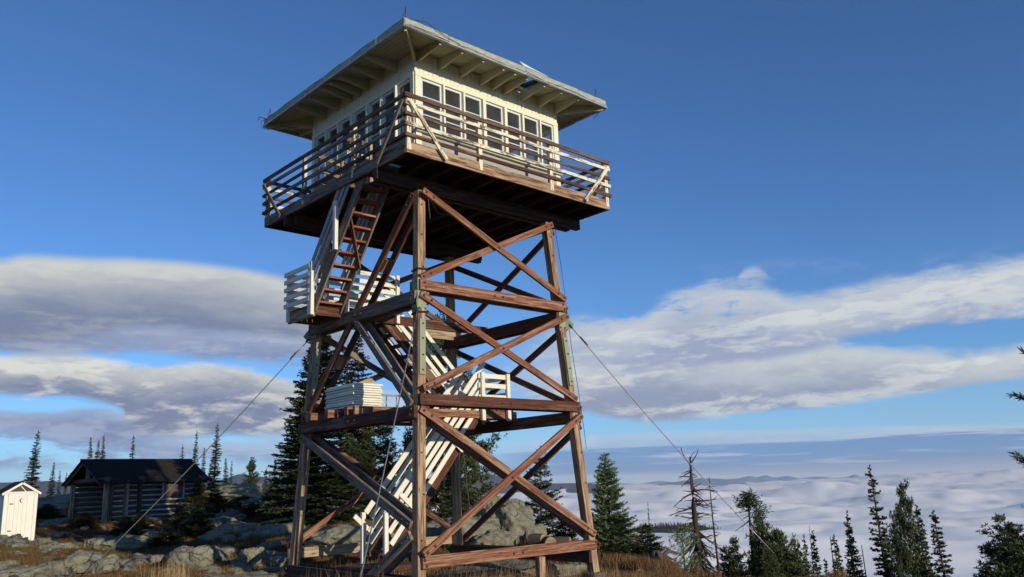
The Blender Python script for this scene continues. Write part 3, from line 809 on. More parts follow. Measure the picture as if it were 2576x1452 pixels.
# bottom flight
f3 = flight('x', (-1.50, 1.12), (1.12, 4.22), -.14, .52, 13, p_white, (-.185, .56),
            [(.20, .02, 1.0, .11), (.50, .0, 1.0, .105), (.74, .02, 1.02, .105), (1.0, -.03, 1.04, .12)], w_redd, w_redd,
            [(-1.60, -.215, 1.02, 2.02, .095), (-1.62, .60, 1.0, 2.04, .095)])
for t in (.28, .72):
    mb = MB(); r = -1.5+2.62*t; z = 1.12+3.1*t
    d = Vector((-.76, 0, .65)); c = Vector((r, -.225, z)); mb.beam(c-d*.12, c+d*.62, .03, .10, XA); mb.build('rail_cleat', p_white, f3)
    mb = MB(); c = Vector((r-.5, .60, z-.5)); mb.beam(c-d*.12, c+d*.75, .03, .10, XA); mb.build('rail_cleat', p_white, f3)
mb = MB(); mb.beam((-2.2, .2, .93), (-.7, .2, .93), 1.1, .09, ZA); mb.build('landing_pad', w_redd, f3)

# ---- landings
up_l = empty('landing', parent=tower)
for y in (.695, 1.70):
    mb = MB(); mb.beam((-2.80, y, 6.315), (2.12, y, 6.315), .07, .21, ZA); mb.build('joist', w_redd if y < 1 else w_tan, up_l, .004)
mb = MB(); mb.beam((-2.83, .66, 6.30), (-2.83, 1.78, 6.30), .05, .24, ZA); mb.build('rim_board', w_tan, up_l, .004)
mb = MB(); x = -2.85
while x < -.75:
    mb.beam((x+.065, .64, 6.44), (x+.065, 1.80, 6.44), .125, .036, ZA); x += .135
mb.build('floorboards', w_dark, up_l)
def slat_rail(par, A, B, zs, mat, h=.10, t=.03):
    for z in zs:
        mb = MB(); mb.beam((A[0], A[1], z+rnd.uniform(-.008, .008)), (B[0], B[1], z+rnd.uniform(-.008, .008)), t, h, ZA, jit=.002); mb.build('rail', mat, par, .003)
ZU = (6.56, 6.75, 6.94, 7.12, 7.30)
slat_rail(up_l, (-2.1, .64), (-.68, .64), ZU, p_white); slat_rail(up_l, (-2.86, 1.80), (-.72, 1.80), ZU, p_white)
slat_rail(up_l, (-2.93, .70), (-2.93, 1.83), ZU, p_white)
for x, y in ((-.70, .60), (-.78, 1.75), (-2.87, 1.73), (-2.87, .78), (-1.9, 1.75), (-2.06, .60)):
    mb = MB(); mb.beam((x, y, 6.22), (x, y, 7.36), .085, .075, YA); mb.build('post', p_white, up_l, .003)
lo_l = empty('landing', parent=tower)
for y, x0 in ((-.17, -2.34), (.12, -2.36), (.87, -2.38), (1.60, -2.38), (1.84, -2.3)):
    mb = MB(); mb.beam((x0, y, 4.11), (2.20 if y < 1.7 else 1.2, y, 4.11), .075 if y < 0 else .14, .18, ZA); mb.build('joist', w_red, lo_l, .004)
mb = MB(); x = .75
while x < 2.05:
    mb.beam((x+.065, -.2, 4.22), (x+.065, 1.66, 4.22), .125, .036, ZA); x += .135
mb.build('floorboards', w_redd, lo_l)
ZL = (4.40, 4.62, 4.84, 5.03)
slat_rail(lo_l, (.98, -.245), (1.95, -.245), (4.52, 4.79, 5.02), p_white, .11)
slat_rail(lo_l, (1.98, -.22), (1.98, 1.66), ZL, p_white); slat_rail(lo_l, (.9, 1.66), (1.98, 1.66), ZL, p_white)
for x, y in ((1.07, -.28), (1.87, -.28), (1.93, 1.62), (1.93, .7), (.95, 1.62)):
    mb = MB(); mb.beam((x, y, 3.97), (x, y, 5.09), .10, .08, YA); mb.build('post', p_white, lo_l, .003)

# ---- things left on the lower joists
lad = tag(empty('ladder', (-.6, 1.0, 4.2)), 'metal ladder lying on its side along the lower landing timbers', 'ladder')
for z in (4.235, 4.60):
    mb = MB(); mb.beam((-1.75, .98, z), (.55, .98, z), .03, .045, ZA); mb.build('ladder_rail', m_galv, lad)
for i in range(8):
    x = -1.6+i*.28; mb = MB(); mb.tube([(x, .98, 4.25), (x, .98, 4.59)], .016, 6); mb.build('rung', m_galv, lad)
N_SH = 10
words = ['lowest', 'second from the bottom', 'third from the bottom', 'fourth from the bottom', 'fifth from the bottom', 'sixth from the bottom',
         'seventh from the bottom', 'third from the top', 'second from the top', 'topmost']
for i in range(N_SH):
    z = 4.245+i*.052
    mb = MB(); dx = rnd.uniform(-.03, .03); dy = rnd.uniform(-.02, .02)
    mb.box((-2.12+dx, .20+dy, z-.021), (-1.40+dx, 1.36+dy, z+.021), ax=1)
    for yy in (.3, 1.2): mb.box((-2.1+dx, yy, z+.0215), (-1.42+dx, yy+.08, z+.0285))
    o = mb.build('shutter_panel', p_white, None, .003)
    tag(o, 'white wooden shutter panel on the lower tower beams, %s of its stack' % words[i], 'shutter', 'stack of white shutter panels on the tower')

# ---- guy wires
def guy(a, b, label, r=.011, buckle=.14):
    a = Vector(a); b = Vector(b); root = tag(empty('guy_wire', b), label, 'guy wire', 'guy wires holding the tower')
    mb = MB(); n = 14; pts = []
    for i in range(n+1):
        t = i/n; p = a.lerp(b, t); p.z -= .10*math.sin(math.pi*t); pts.append(p)
    mb.tube(pts, r, 6); mb.build('cable', m_galv, root)
    d = (b-a).normalized(); c = a+d*.55
    mb = MB(); mb.tube([c-d*buckle, c-d*.04, c, c+d*.04, c+d*buckle], [.012, .022, .016, .022, .012], 8)
    c = a+d*.1; mb.tube([c-d*.05, c+d*.05], .028, 8); mb.build('turnbuckle', m_steel, root)
guy((-2.10, 2.10, 6.0), (-5.75, 5.75, .72), 'steel guy wire running down left to the rocks before the log cabin')
guy((2.13, -2.13, 6.06), (5.05, -5.05, .85), 'steel guy wire running down right past the dead snag')
guy((-2.10, -2.10, 5.95), (-6.25, -6.25, .72), 'steel guy wire running down from the nearest leg toward the viewer')
guy((2.10, 2.10, 6.0), (5.4, 5.4, .9), 'steel guy wire behind the tower, going down from the far leg')
# ---------------------------------------------------------------- outhouse
oh = tag(empty('outhouse', (-3.52, 20.95, 0)), 'small white wooden outhouse with a crescent moon cut in its boarded door', 'outhouse')
oz = 1.24; oh.location.z = oz; oh.scale = (.81, .81, .84)
def OB(): return MB()
ow, od, ohh = .66, .72, 2.02
ox, oy = -3.52, 21.65                       # centre of the box
fy = oy-od
mb = MB()
x = ox-ow
i = 0
while x < ox+ow-.02:
    w_ = rnd.uniform(.15, .2); x2 = min(x+w_, ox+ow)
    mb.box((x+.004, fy-.02, oz-.12), (x2-.004, fy+.005, oz+ohh-.02+rnd.uniform(-.01, 0)), ax=2); x = x2
mb.build('front_boards', p_out, oh)
for sx in (-1, 1):
    mb = MB(); y = fy+.01
    while y < oy+od-.02:
        y2 = min(y+.19, oy+od); xx = ox+sx*ow
        mb.box((min(xx, xx+sx*.025), y+.003, oz-.15), (max(xx, xx+sx*.025), y2-.003, oz+ohh-.04), ax=2); y = y2
    mb.build('side_boards', p_out, oh)
mb = MB(); mb.box((ox-ow, oy+od-.01, oz-.15), (ox+ow, oy+od+.015, oz+ohh-.04), ax=2); mb.build('back_wall', p_out, oh)
mb = MB()
mb.box((ox-ow-.03, fy-.045, oz-.1), (ox-ow+.09, fy-.02, oz+ohh-.02), ax=2); mb.build('corner_trim', p_out, oh, .004)
mb = MB(); mb.box((ox+ow-.09, fy-.045, oz-.1), (ox+ow+.03, fy-.02, oz+ohh-.02), ax=2); mb.build('corner_trim', p_out, oh, .004)
door = MB(); x = ox-.42
while x < ox+.42:
    x2 = min(x+.168, ox+.42); door.box((x+.003, fy-.05, oz+.0), (x2-.003, fy-.024, oz+ohh-.10), ax=2); x = x2
door = door.build('door', p_out, oh)
# crescent moon: dark patch laid on the door for the shade inside the hole
mb = MB(); n = 16; P = []
for i in range(n+1):
    t = -2.0+4.0*i/n; P.append((math.cos(math.pi-t)*.075, math.sin(math.pi-t)*.10))
Q = []
for i in range(n+1):
    t = 2.0-4.0*i/n; Q.append((.038+math.cos(math.pi-t)*.066, math.sin(math.pi-t)*.094))
for i in range(n):
    a, b2 = P[i], P[i+1]; c, d = Q[n-i-1], Q[n-i]
    mb.poly([(ox+.02+a[0], fy-.0535, oz+1.66+a[1]), (ox+.02+b2[0], fy-.0535, oz+1.66+b2[1]), (ox+.02+c[0], fy-.0535, oz+1.66+c[1]), (ox+.02+d[0], fy-.0535, oz+1.66+d[1])])
mb.build('moon_dark_patch', m_screen_moon, door)
for zz in (.35, 1.5):
    mb = MB(); mb.box((ox-.44, fy-.062, oz+zz), (ox-.3, fy-.052, oz+zz+.05), ax=0); mb.build('hinge', m_steel, door)
pk = oz+ohh+.42; ev = oz+ohh-.03
mb = MB(); mb.prism([(ox-ow, fy-.01, ev+.02), (ox+ow, fy-.01, ev+.02), (ox, fy-.01, pk-.06)], (0, .03, 0)); mb.build('gable_screen', m_screen_moon, oh)
mb = MB()
for sx in (-1, 1):
    mb.beam((ox+sx*(ow+.14), fy-.10, ev-.05), (ox+sx*.012, fy-.10, pk-.03), .05, .10, ZA)
mb.beam((ox-ow-.02, fy-.045, ev+.02), (ox+ow+.02, fy-.045, ev+.02), .03, .07, ZA)
mb.beam((ox-.05, fy-.03, ev+.3), (ox+.17, fy-.03, ev+.06), .02, .03, ZA)
mb.build('gable_trim', p_out, oh)
for sx in (-1, 1):
    mb = MB(); a = Vector((ox+sx*(ow+.17), 0, ev-.02)); b = Vector((ox, 0, pk+.03))
    nrm = (b-a).cross(YA); nrm.normalize(); nrm = nrm if nrm.z > 0 else -nrm
    y0, y1 = fy-.14, oy+od+.12
    mb.prism([(a.x, y0, a.z), (b.x, y0, b.z), (b.x+nrm.x*.03*0, y0, b.z+.035), (a.x+nrm.x*.03, y0, a.z+.035)], (0, y1-y0, 0))
    mb.build('roof_slope', m_shake, oh)

# ---------------------------------------------------------------- log cabin with a porch under its left gable
c0 = at(256, 1300, 41.5); c1 = at(505, 1300, 43.4)
cz = 1.60
lx = Vector((c1[0]-c0[0], c1[1]-c0[1], 0)); CL = lx.length; lx.normalize(); ly = Vector((-lx.y, lx.x, 0))
if ly.dot(Vector((FW[0], FW[1], 0))) < 0: ly = -ly
cab = tag(empty('log_cabin', (c0[0], c0[1], cz)), 'dark log cabin with white chinking, shuttered window and open porch', 'log cabin')
def K(a, b, z): return Vector((c0[0], c0[1], 0))+lx*a+ly*b+ZA*(cz+z)
CD = 3.6; EH = 1.78; RH = 2.66; PO = .32                     # depth, eave height, ridge height, porch length
# chinking core behind the logs
def wall_logs(par, A, B, nlog, openings=(), cm=None):
    hh = EH/nlog
    mb = MB(); d = (B-A).normalized()
    mb.beam(A+ZA*(EH/2-.03), B+ZA*(EH/2-.03), .10, EH-.05, ZA); mb.build('chinking', cm or m_chink, par)
    for i in range(nlog):
        z = hh*(i+.5); mb = MB(); spans = [(0, (B-A).length)]
        for (o0, o1, z0, z1) in openings:
            if z > z0 and z < z1: spans = [(0, o0), (o1, (B-A).length)]
        for s0, s1 in spans:
            e0 = -.16 if s0 == 0 else 0; e1 = .16 if s1 == (B-A).length else 0
            mb.tube([A+d*(s0+e0)+ZA*(z+rnd.uniform(-.012, .012)), A+d*(s1+e1)+ZA*(z+rnd.uniform(-.012, .012))], hh*.44*rnd.uniform(.94, 1.04), 10)
        mb.build('log', m_log, par)
wl = empty('log_wall', parent=cab)
wall_logs(wl, K(PO, .1, 0), K(CL, .1, 0), 8, [(2.30, 3.24, .85, 1.70)])
wl = empty('log_wall', parent=cab); wall_logs(wl, K(PO, CD, 0), K(CL, CD, 0), 8)
wl = empty('log_wall', parent=cab); wall_logs(wl, K(PO+1.9, .3, .07), K(PO+1.9, CD-.05, .07), 8, (), m_log)  # chinking core given dark log colour, standing for the porch's shade
wl = empty('log_wall', parent=cab); wall_logs(wl, K(CL-.08, .15, .07), K(CL-.08, CD-.05, .07), 8)
for a, b, w_, m_, dz in ((.95, -.06, .42, w_tan, 0), (1.55, -.05, .34, m_log, 0), (.12, .0, .19, w_tan, -.3), (.05, CD, .17, w_tan, -.3), (PO-.05, -.05, .2, m_log, 0)):
    mb = MB(); mb.beam(K(a, b, dz), K(a, b, EH-.02), w_, .10 if w_ > .25 else w_, lx); mb.build('porch_post' if dz < 0 else 'upright_slab', m_, cab, .01)
win = empty('window', parent=cab)
mb = MB(); a0, a1 = 2.60, 3.58
mb.beam(K((a0+a1)/2, -.07, 1.30), K((a0+a1)/2, -.07, 1.301), .9, .03, lx)
mb = MB(); mb.beam(K((a0+a1)/2, -.075, .90), K((a0+a1)/2, -.075, 1.66), .90, .05, ly*-1); mb.build('shutter', m_shut, win)
mb = MB()
for x_ in (a0, a1): mb.beam(K(x_, -.09, .86), K(x_, -.09, 1.70), .07, .08, ly*-1)
mb.beam(K(a0+.04, -.09, .89), K(a1-.04, -.09, .89), .08, .06, ZA); mb.beam(K(a0+.04, -.09, 1.68), K(a1-.04, -.09, 1.68), .08, .06, ZA)
mb.build('window_frame', p_grey, win)
# roof
rf = empty('roof', parent=cab); ov = .42; rb = CD/2
def Zr(b): return EH+(RH-EH)*(1-abs(b-rb)/rb)
for sgn in (-1, 1):
    be = -ov if sgn < 0 else CD+ov; ze = EH-(RH-EH)*ov/rb
    mb = MB(); rows = 13
    for i in range(rows):
        t0 = i/rows; t1 = (i+1.35)/rows
        b0_, z0_ = be+(rb-be)*t0, ze+(RH-ze)*t0+.06; b1_, z1_ = be+(rb-be)*min(t1, 1), ze+(RH-ze)*min(t1, 1)+.03
        x = -.35
        while x < CL+.3:
            x2 = min(x+rnd.uniform(.25, .6), CL+.3); dz = rnd.uniform(0, .02)
            mb.prism([K(x, b0_+rnd.uniform(-.03, .03), z0_+dz), K(x2-.01, b0_, z0_+dz), K(x2-.01, b1_, z1_+dz), K(x, b1_, z1_+dz)], ZA*.03)
            x = x2
    mb.build('shake_slope', m_shake, rf)
mb = MB(); mb.tube([K(-.38, rb, RH+.07), K(CL+.33, rb, RH+.07)], .06, 8); mb.build('ridge_pole', m_shake, rf)
for a in (-.22, CL+.12):
    mb = MB(); mb.beam(K(a, -.2, Zr(-.2)-.06), K(a, rb, RH-.06), .08, .12, ZA); mb.beam(K(a, CD+.2, Zr(CD+.2)-.06), K(a, rb, RH-.06), .08, .12, ZA); mb.build('rake_board', m_log, rf)
for a in (.02, PO+1.25, CL-.1):
    mb = MB(); mb.tube([K(a, -.35, EH+.03), K(a, CD+.3, EH+.03)], .12, 10); mb.build('tie_log', m_log, cab)
for b in (.0, CD):
    mb = MB(); mb.tube([K(-.3, b, EH+.0), K(PO+.2, b, EH+.0)], .09, 10); mb.build('tie_log', m_log, cab)
mb = MB(); mb.beam(K(-.02, rb, EH+.1), K(-.02, rb, RH-.05), .16, .05, ly); mb.build('king_post', w_tan, cab)
# ---------------------------------------------------------------- foliage
def leaf_mat(name, c1, c2, c3, sc_=1.6):
    def fn(nt, b):
        pos = nt.new('ShaderNodeNewGeometry').outputs['Position']
        oi = S(nt, nt.new('ShaderNodeObjectInfo').outputs['Random'])
        n = nt.noise(pos, sc_, 4, .6); n2 = nt.noise(pos, 9, 3, .6)
        c = nt.mix(nt.ss(n, .38, .64), c1, c2)
        c = nt.mix(nt.ss(n2, .52, .72)*.75, c, c3)
        b.inputs['Subsurface Weight'].default_value = 0
        c = nt.mix((oi-.5)*.5+.25, c, tuple(x*.7 for x in c1))
        return c
    return material(name, fn, .7, .25)
l_fir = leaf_mat('fir_needles', (.032, .056, .022), (.065, .095, .032), (.10, .125, .045))
l_bright = leaf_mat('young_fir_needles', (.13, .20, .085), (.19, .26, .12), (.24, .30, .15))
l_pine = leaf_mat('pine_needles', (.042, .062, .020), (.08, .10, .028), (.12, .125, .042))
l_brown = leaf_mat('dying_needles', (.05, .035, .02), (.045, .05, .022), (.10, .07, .04))

class Leaves:
    def __init__(s): s.v = []; s.q = []
    def blade(s, p, d, L, w, n):
        """narrow diamond blade from p along d"""
        sd = np.cross(d, n); sd = sd/(np.linalg.norm(sd)+1e-9)*w*.5
        b = len(s.v); m = p+d*L*.42
        s.v += [tuple(p), tuple(m+sd), tuple(p+d*L), tuple(m-sd)]; s.q.append((b, b+1, b+2, b+3))
    def mesh(s, name, mat):
        return np_mesh(name, np.array(s.v), np.array(s.q), mat, False)
def unit(v): return v/(np.linalg.norm(v)+1e-9)

def make_tree(seed, H, Rb, kind='fir', gap=0.1, bare=0.0, dens=1.0, lw=.05, irr=.25, p_=1.0, tip=.12, trunk_r=None, droop=.25, nbk=1.0):
    """returns (trunk mesh, crown mesh); kinds: fir, spire, pine, dead"""
    r = random.Random(seed); tb = MB(); lf = Leaves()
    n = 9; lean = (r.uniform(-.02, .02), r.uniform(-.02, .02)); tr = trunk_r or (.012*H+.03)
    def axis(z): t = z/H; return np.array([lean[0]*z+.02*H*math.sin(t*5+seed)*.15, lean[1]*z+.02*H*math.cos(t*4+seed)*.15, z])
    pts = [axis(H*i/n) for i in range(n+1)]
    pts[0] = pts[0]-np.array([0, 0, .5])
    tb.tube([tuple(p) for p in pts], [tr*(1.25 if i == 0 else 1-.93*i/n) for i in range(n+1)], 8)
    z = bare*H+.25
    step = {'fir': .26, 'spire': .30, 'pine': .42, 'dead': .5}[kind]*(H/10)**.4
    lump = [r.uniform(0, 6.28) for _ in range(4)]
    while z < H*.985:
        t = z/H
        if kind == 'pine': prof = (math.sin(min(1, (1-t)*1.25)*math.pi*.62)**.7)*(1-.35*(1-t))
        elif kind == 'spire': prof = (1-t)**p_*.9+tip*(1-t)**.4
        else: prof = (1-t)**p_*(.94)+.06
        nb = int(round({'fir': 8, 'spire': 7, 'pine': 5, 'dead': 2.2}[kind]*nbk*r.uniform(.75, 1.25)*(1 if t < .85 else .7)))
        nb = max(nb, 3 if kind != 'dead' else 1)
        a0 = r.uniform(0, 6.28)
        for k in range(nb):
            if r.random() < gap: continue
            a = a0+k*6.283/nb+r.uniform(-.3, .3)
            mod = 1+irr*(math.sin(a*2+lump[0]+z*1.3)*.5+math.sin(a*3+lump[1]-z*.9)*.3)+r.uniform(-irr, irr)*.8
            L = Rb*prof*mod
            if L < .1: L = .1
            zz = z+r.uniform(-.5, .5)*step
            if kind in ('fir',): e = .28*t+.02-droop*(1-t)+r.uniform(-.12, .12)
            elif kind == 'spire': e = -.25+.5*t+r.uniform(-.2, .2)
            elif kind == 'pine': e = .25+.35*t+r.uniform(-.25, .3)
            else: e = r.uniform(-.5, .35)
            base = axis(min(zz, H*.99)); ca, sa = math.cos(a), math.sin(a)
            nseg = max(3, int(L/.16)); P = []; p = base.copy(); el = e
            for s_ in range(nseg+1):
                P.append(p.copy())
                d = np.array([ca*math.cos(el), sa*math.cos(el), math.sin(el)])
                if kind == 'dead':
                    d = unit(d+np.array([r.uniform(-.22, .22) for _ in range(3)]))
                p = p+d*L/nseg
                el += (.42 if kind in ('fir', 'spire') else .5 if kind == 'pine' else r.uniform(-.3, .4))/nseg*(.9 if s_ > nseg*.4 else .1)
            br = max(.008, tr*.22*(L/Rb+.3)*(1-t*.6))
            if kind == 'dead' or L > .5:
                tb.tube([tuple(q) for q in P[::max(1, nseg//4)]]+[tuple(P[-1])], [br]*0+[br*(1-.75*i/(len(P[::max(1, nseg//4)]))) for i in range(len(P[::max(1, nseg//4)])+1)], 4 if kind != 'dead' else 5, cap=False)
            if kind == 'dead': continue
            if kind == 'pine':
                for s_ in range(1, len(P)):
                    f = s_/(len(P)-1)
                    if f < .35: continue
                    for q in range(int(3*dens)+1):
                        c = P[s_]+np.array([r.gauss(0, .10), r.gauss(0, .10), r.gauss(0, .07)])*(1+L*.35)
                        for b_ in range(9):
                            d = unit(np.array([r.gauss(0, 1)+ca*.5, r.gauss(0, 1)+sa*.5, r.gauss(.35, .8)]))
                            lf.blade(c, d, r.uniform(.10, .19)*(lw/.05)**.5, lw*.62, unit(np.array([r.gauss(0, 1), r.gauss(0, 1), r.gauss(0, 1)])))
                continue
            ds = .085/dens; tot = L; m = max(3, int(tot/ds)); last = P[-1]-P[-2]
            for j in range(m+1):
                f = j/m
                if f < .12 and L > .5: continue
                x = f*(len(P)-1); i_ = min(int(x), len(P)-2); q = P[i_]+(P[i_+1]-P[i_])*(x-i_)
                d = unit(P[i_+1]-P[i_])
                sd = np.array([-sa, ca, 0])
                tl = (min(.42*L, .55)*(1-f)**.7*.9+.13)*r.uniform(.7, 1.2)
                for sg_ in (-1, 1):
                    dd = unit(d*r.uniform(.65, 1.0)+sd*sg_*r.uniform(.5, .95)+np.array([0, 0, r.uniform(-.32, .22)]))
                    nn = unit(np.array([r.gauss(0, .35), r.gauss(0, .35), 1]))
                    lf.blade(q, dd, tl, lw*r.uniform(.8, 1.3), nn)
                    if tl > .22:
                        for g in (.35, .62):
                            for s2 in (-1, 1):
                                d3 = unit(dd+np.cross(dd, nn)*s2*.8+np.array([0, 0, r.uniform(-.2, .25)]))
                                lf.blade(q+dd*tl*g, d3, tl*.45, lw*.8, nn)
                if r.random() < .6:
                    lf.blade(q, unit(d*.6+np.array([0, 0, r.choice((-.5, .7))])), .12, lw, unit(sd+np.array([0, 0, .2])))
            lf.blade(P[-1], unit(last), .14, lw, np.array([0, 0, 1.]))
        z += step*r.uniform(.8, 1.2)
    if kind != 'dead':
        top = axis(H)
        for b_ in range(10):
            a = r.uniform(0, 6.28); lf.blade(top-np.array([0, 0, b_*.05]), unit(np.array([math.cos(a)*.7, math.sin(a)*.7, .8])), .12, lw, unit(np.array([-math.sin(a), math.cos(a), .3])))
    return tb, lf, H

LIB = {}
def lib(key, *a, leaf=None, bark=None, **k):
    tb, lf, H = make_tree(*a, **k)
    tm = tb.mesh(key+'_trunk', bark or m_bark); cm = lf.mesh(key+'_crown', leaf or l_fir) if lf.q else None
    LIB[key] = (tm, cm, H)
lib('spire_a', 1, 10, .72, 'spire', lw=.10, gap=.04, p_=.75, irr=.35, dens=1.5)
lib('spire_b', 2, 10, .95, 'spire', lw=.10, gap=.03, p_=.8, irr=.3, dens=1.6)
lib('spire_c', 3, 10, .62, 'spire', lw=.10, gap=.2, p_=.7, irr=.5, dens=1.4)
lib('spire_d', 14, 10, 1.15, 'spire', lw=.10, gap=.06, p_=.95, irr=.45, dens=1.6)
lib('fir_full', 4, 11, 2.3, 'fir', lw=.085, gap=.0, p_=.85, irr=.2, dens=1.1, nbk=1.5, leaf=l_fir)
lib('fir_full_b', 5, 8, 1.9, 'fir', lw=.07, gap=.03, p_=.9, irr=.3, dens=1.1, nbk=1.4, leaf=l_fir)
lib('fir_snag', 6, 11, 1.15, 'fir', lw=.08, gap=.12, p_=.45, irr=.5, dens=1.1, nbk=1.3, leaf=l_brown)
lib('fir_young', 7, 4.6, 1.25, 'fir', lw=.05, gap=.0, p_=.7, irr=.28, dens=1.5, droop=-.1, nbk=1.5, leaf=l_bright)
lib('fir_open', 8, 5.6, 1.5, 'fir', lw=.055, gap=.18, p_=.9, irr=.45, dens=1.3, droop=-.1, leaf=l_fir)
lib('fir_low', 9, 2.6, 1.3, 'fir', lw=.05, gap=.03, p_=.7, irr=.3, dens=1.4, nbk=1.3, droop=.05, leaf=l_pine)
lib('pine_a', 10, 9, 1.9, 'pine', lw=.085, gap=.05, irr=.4, dens=1.6, nbk=1.35, leaf=l_pine)
lib('pine_b', 11, 9, 1.6, 'pine', lw=.085, gap=.08, irr=.5, dens=1.6, nbk=1.35, leaf=l_fir)
lib('pine_small', 12, 1.9, .55, 'pine', lw=.03, gap=.05, irr=.3, dens=1.0, leaf=l_bright)
lib('pine_bush', 13, 3.6, 1.7, 'pine', lw=.07, gap=.05, irr=.35, dens=1.6, nbk=1.4, leaf=l_pine)

used = {}
def plant(key, px, ptop, dist, label, cat='tree', group=None, ws=1.0, name='fir_tree', rz=None, zb=None, H=None):
    tm, cm, H0 = LIB[key]
    P = at(px, ptop, dist); x, y = P[0], P[1]
    b = gz(x, y)-.1 if zb is None else zb
    h = (P[2]-b) if H is None else H
    root = tag(empty(name, (x, y, b), rnd.uniform(0, 6.28) if rz is None else rz), label, cat, group)
    s = h/H0; sx = s*ws if ws < 3 else ws
    root.scale = (sx, sx, s)
    link('trunk', tm, root)
    if cm: link('crown', cm, root)
    return root
G1_, G2_ = 'subalpine firs on the left skyline', 'firs on the slope at right'
# left skyline
plant('spire_a', 90, 1083, 58, 'tall narrow fir directly behind the white outhouse', group=G1_, ws=1.5)
plant('spire_b', 134, 1163, 74, 'short fir spire just right of the outhouse tree', group=G1_, ws=1.2)
plant('spire_c', 152, 1184, 80, 'thin little fir, middle of the three small ones left of the log cabin', group=G1_, ws=1.3)
plant('spire_c', 168, 1188, 80, 'small fir closest to the left end of the log cabin roof', group=G1_, ws=1.3)
plant('spire_b', 233, 1099, 66, 'left fir of the clump above the log cabin roof', group=G1_, ws=.9)
plant('spire_d', 246, 1108, 66, 'blunt-topped middle fir of the clump above the log cabin roof', group=G1_, ws=1.0)
plant('spire_a', 261, 1095, 66, 'right fir of the clump above the log cabin roof', group=G1_, ws=1.1)
plant('spire_c', 338, 1096, 70, 'lone thin fir rising above the middle of the log cabin roof', group=G1_, ws=1.2)
plant('spire_c', 461, 1120, 78, 'slight fir spire above the right part of the cabin roof', group=G1_, ws=1.1)
plant('spire_a', 493, 1084, 62, 'fir spire at the right end of the cabin ridge', group=G1_, ws=1.0)
plant('spire_b', 513, 1126, 60, 'shorter fir between the two tall spires right of the cabin', group=G1_, ws=.9)
plant('spire_a', 544, 1066, 56, 'tallest fir spire right of the log cabin', group=G1_, ws=1.35)
plant('spire_d', 530, 1165, 53, 'low fir at the foot of the tallest spire beside the cabin', group=G1_, ws=1.2)
plant('spire_b', 571, 1152, 66, 'left tree of the close pair above the grassy knoll', group=G1_, ws=1.2)
plant('spire_c', 583, 1158, 68, 'thin right tree of the close pair above the grassy knoll', group=G1_, ws=1.0)
plant('pine_b', 634, 1150, 64, 'broad ragged pine standing alone past the knoll', name='pine_tree', ws=.85)
plant('spire_c', 668, 1180, 80, 'left one of two small firs right of the lone pine', group=G1_, ws=1.2)
plant('spire_c', 677, 1190, 80, 'lower right one of two small firs past the lone pine', group=G1_, ws=1.2)
plant('spire_b', 692, 1154, 72, 'fir spire against the sky left of the big dark fir', group=G1_, ws=1.0)
# shrubby firs before the cabin
plant('fir_low', 500, 1205, 39, 'leafy fir thicket hiding the right corner of the log cabin', 'fir bush', name='fir_bush', ws=.75)
plant('fir_low', 455, 1272, 35, 'rounded fir bush below the shuttered cabin window', 'fir bush', name='fir_bush', ws=.9)
plant('fir_low', 498, 1278, 33, 'dark fir bush right of the one below the shuttered window', 'fir bush', name='fir_bush', ws=1.3)
plant('fir_low', 540, 1222, 43, 'fir bush behind the dark bushes, on the left foot of the knoll', 'fir bush', name='fir_bush', ws=1.0)
plant('fir_low', 690, 1215, 42, 'low fir scrub at the left foot of the big dark fir', 'fir bush', name='fir_bush', ws=1.1)
plant('pine_small', 403, 1372-90, 31, 'tiny fir sapling among the rocks below the cabin', 'sapling', name='fir_sapling', ws=.8, H=.4)
plant('pine_small', 728, 1340, 26, 'green sapling between the boulders left of the tower leg', 'sapling', name='fir_sapling', H=.45)
# big group behind the tower
plant('fir_full', 800, 800, 33, 'great dark drooping fir left of the tower stairs', ws=1.22)
plant('fir_full_b', 760, 1010, 37, 'dark fir close behind the left side of the great drooping fir', ws=1.25)
plant('fir_snag', 906, 842, 38, 'gaunt brownish fir right of the great drooping fir', ws=1.0)
plant('fir_snag', 876, 868, 40, 'slim half bare fir between the great fir and the gaunt one', ws=.7)
plant('pine_a', 940, 1045, 36, 'bushy pine seen under the lower landing of the tower', name='pine_tree', ws=1.5)
plant('pine_b', 888, 1100, 35, 'dark pine between the great fir and the bushy pine', name='pine_tree', ws=1.1)
plant('spire_b', 979, 1100, 42, 'thin fir spire just right of the bushy pine', ws=1.0)
plant('pine_b', 1106, 770, 36, 'tall pine straight behind the near tower leg', name='pine_tree', ws=.72)
plant('pine_a', 1166, 930, 32, 'big irregular pine behind the lower stair flight', name='pine_tree', ws=.95)
plant('fir_full_b', 1140, 1060, 29, 'dense fir filling the gap beside the far tower leg', ws=.62)
plant('pine_b', 1030, 1075, 37, 'pine whose left boughs show between guy wire and leg', name='pine_tree', ws=.8)
plant('fir_open', 1352, 1124, 32, 'open layered fir framed between the right tower braces', ws=.92)
plant('fir_low', 1420, 1285, 29, 'low yellowish fir scrub behind the right boulder', 'fir bush', name='fir_bush', ws=.7)
plant('fir_low', 1330, 1318, 30, 'low fir scrub at the foot of the open layered fir', 'fir bush', name='fir_bush', ws=.9)
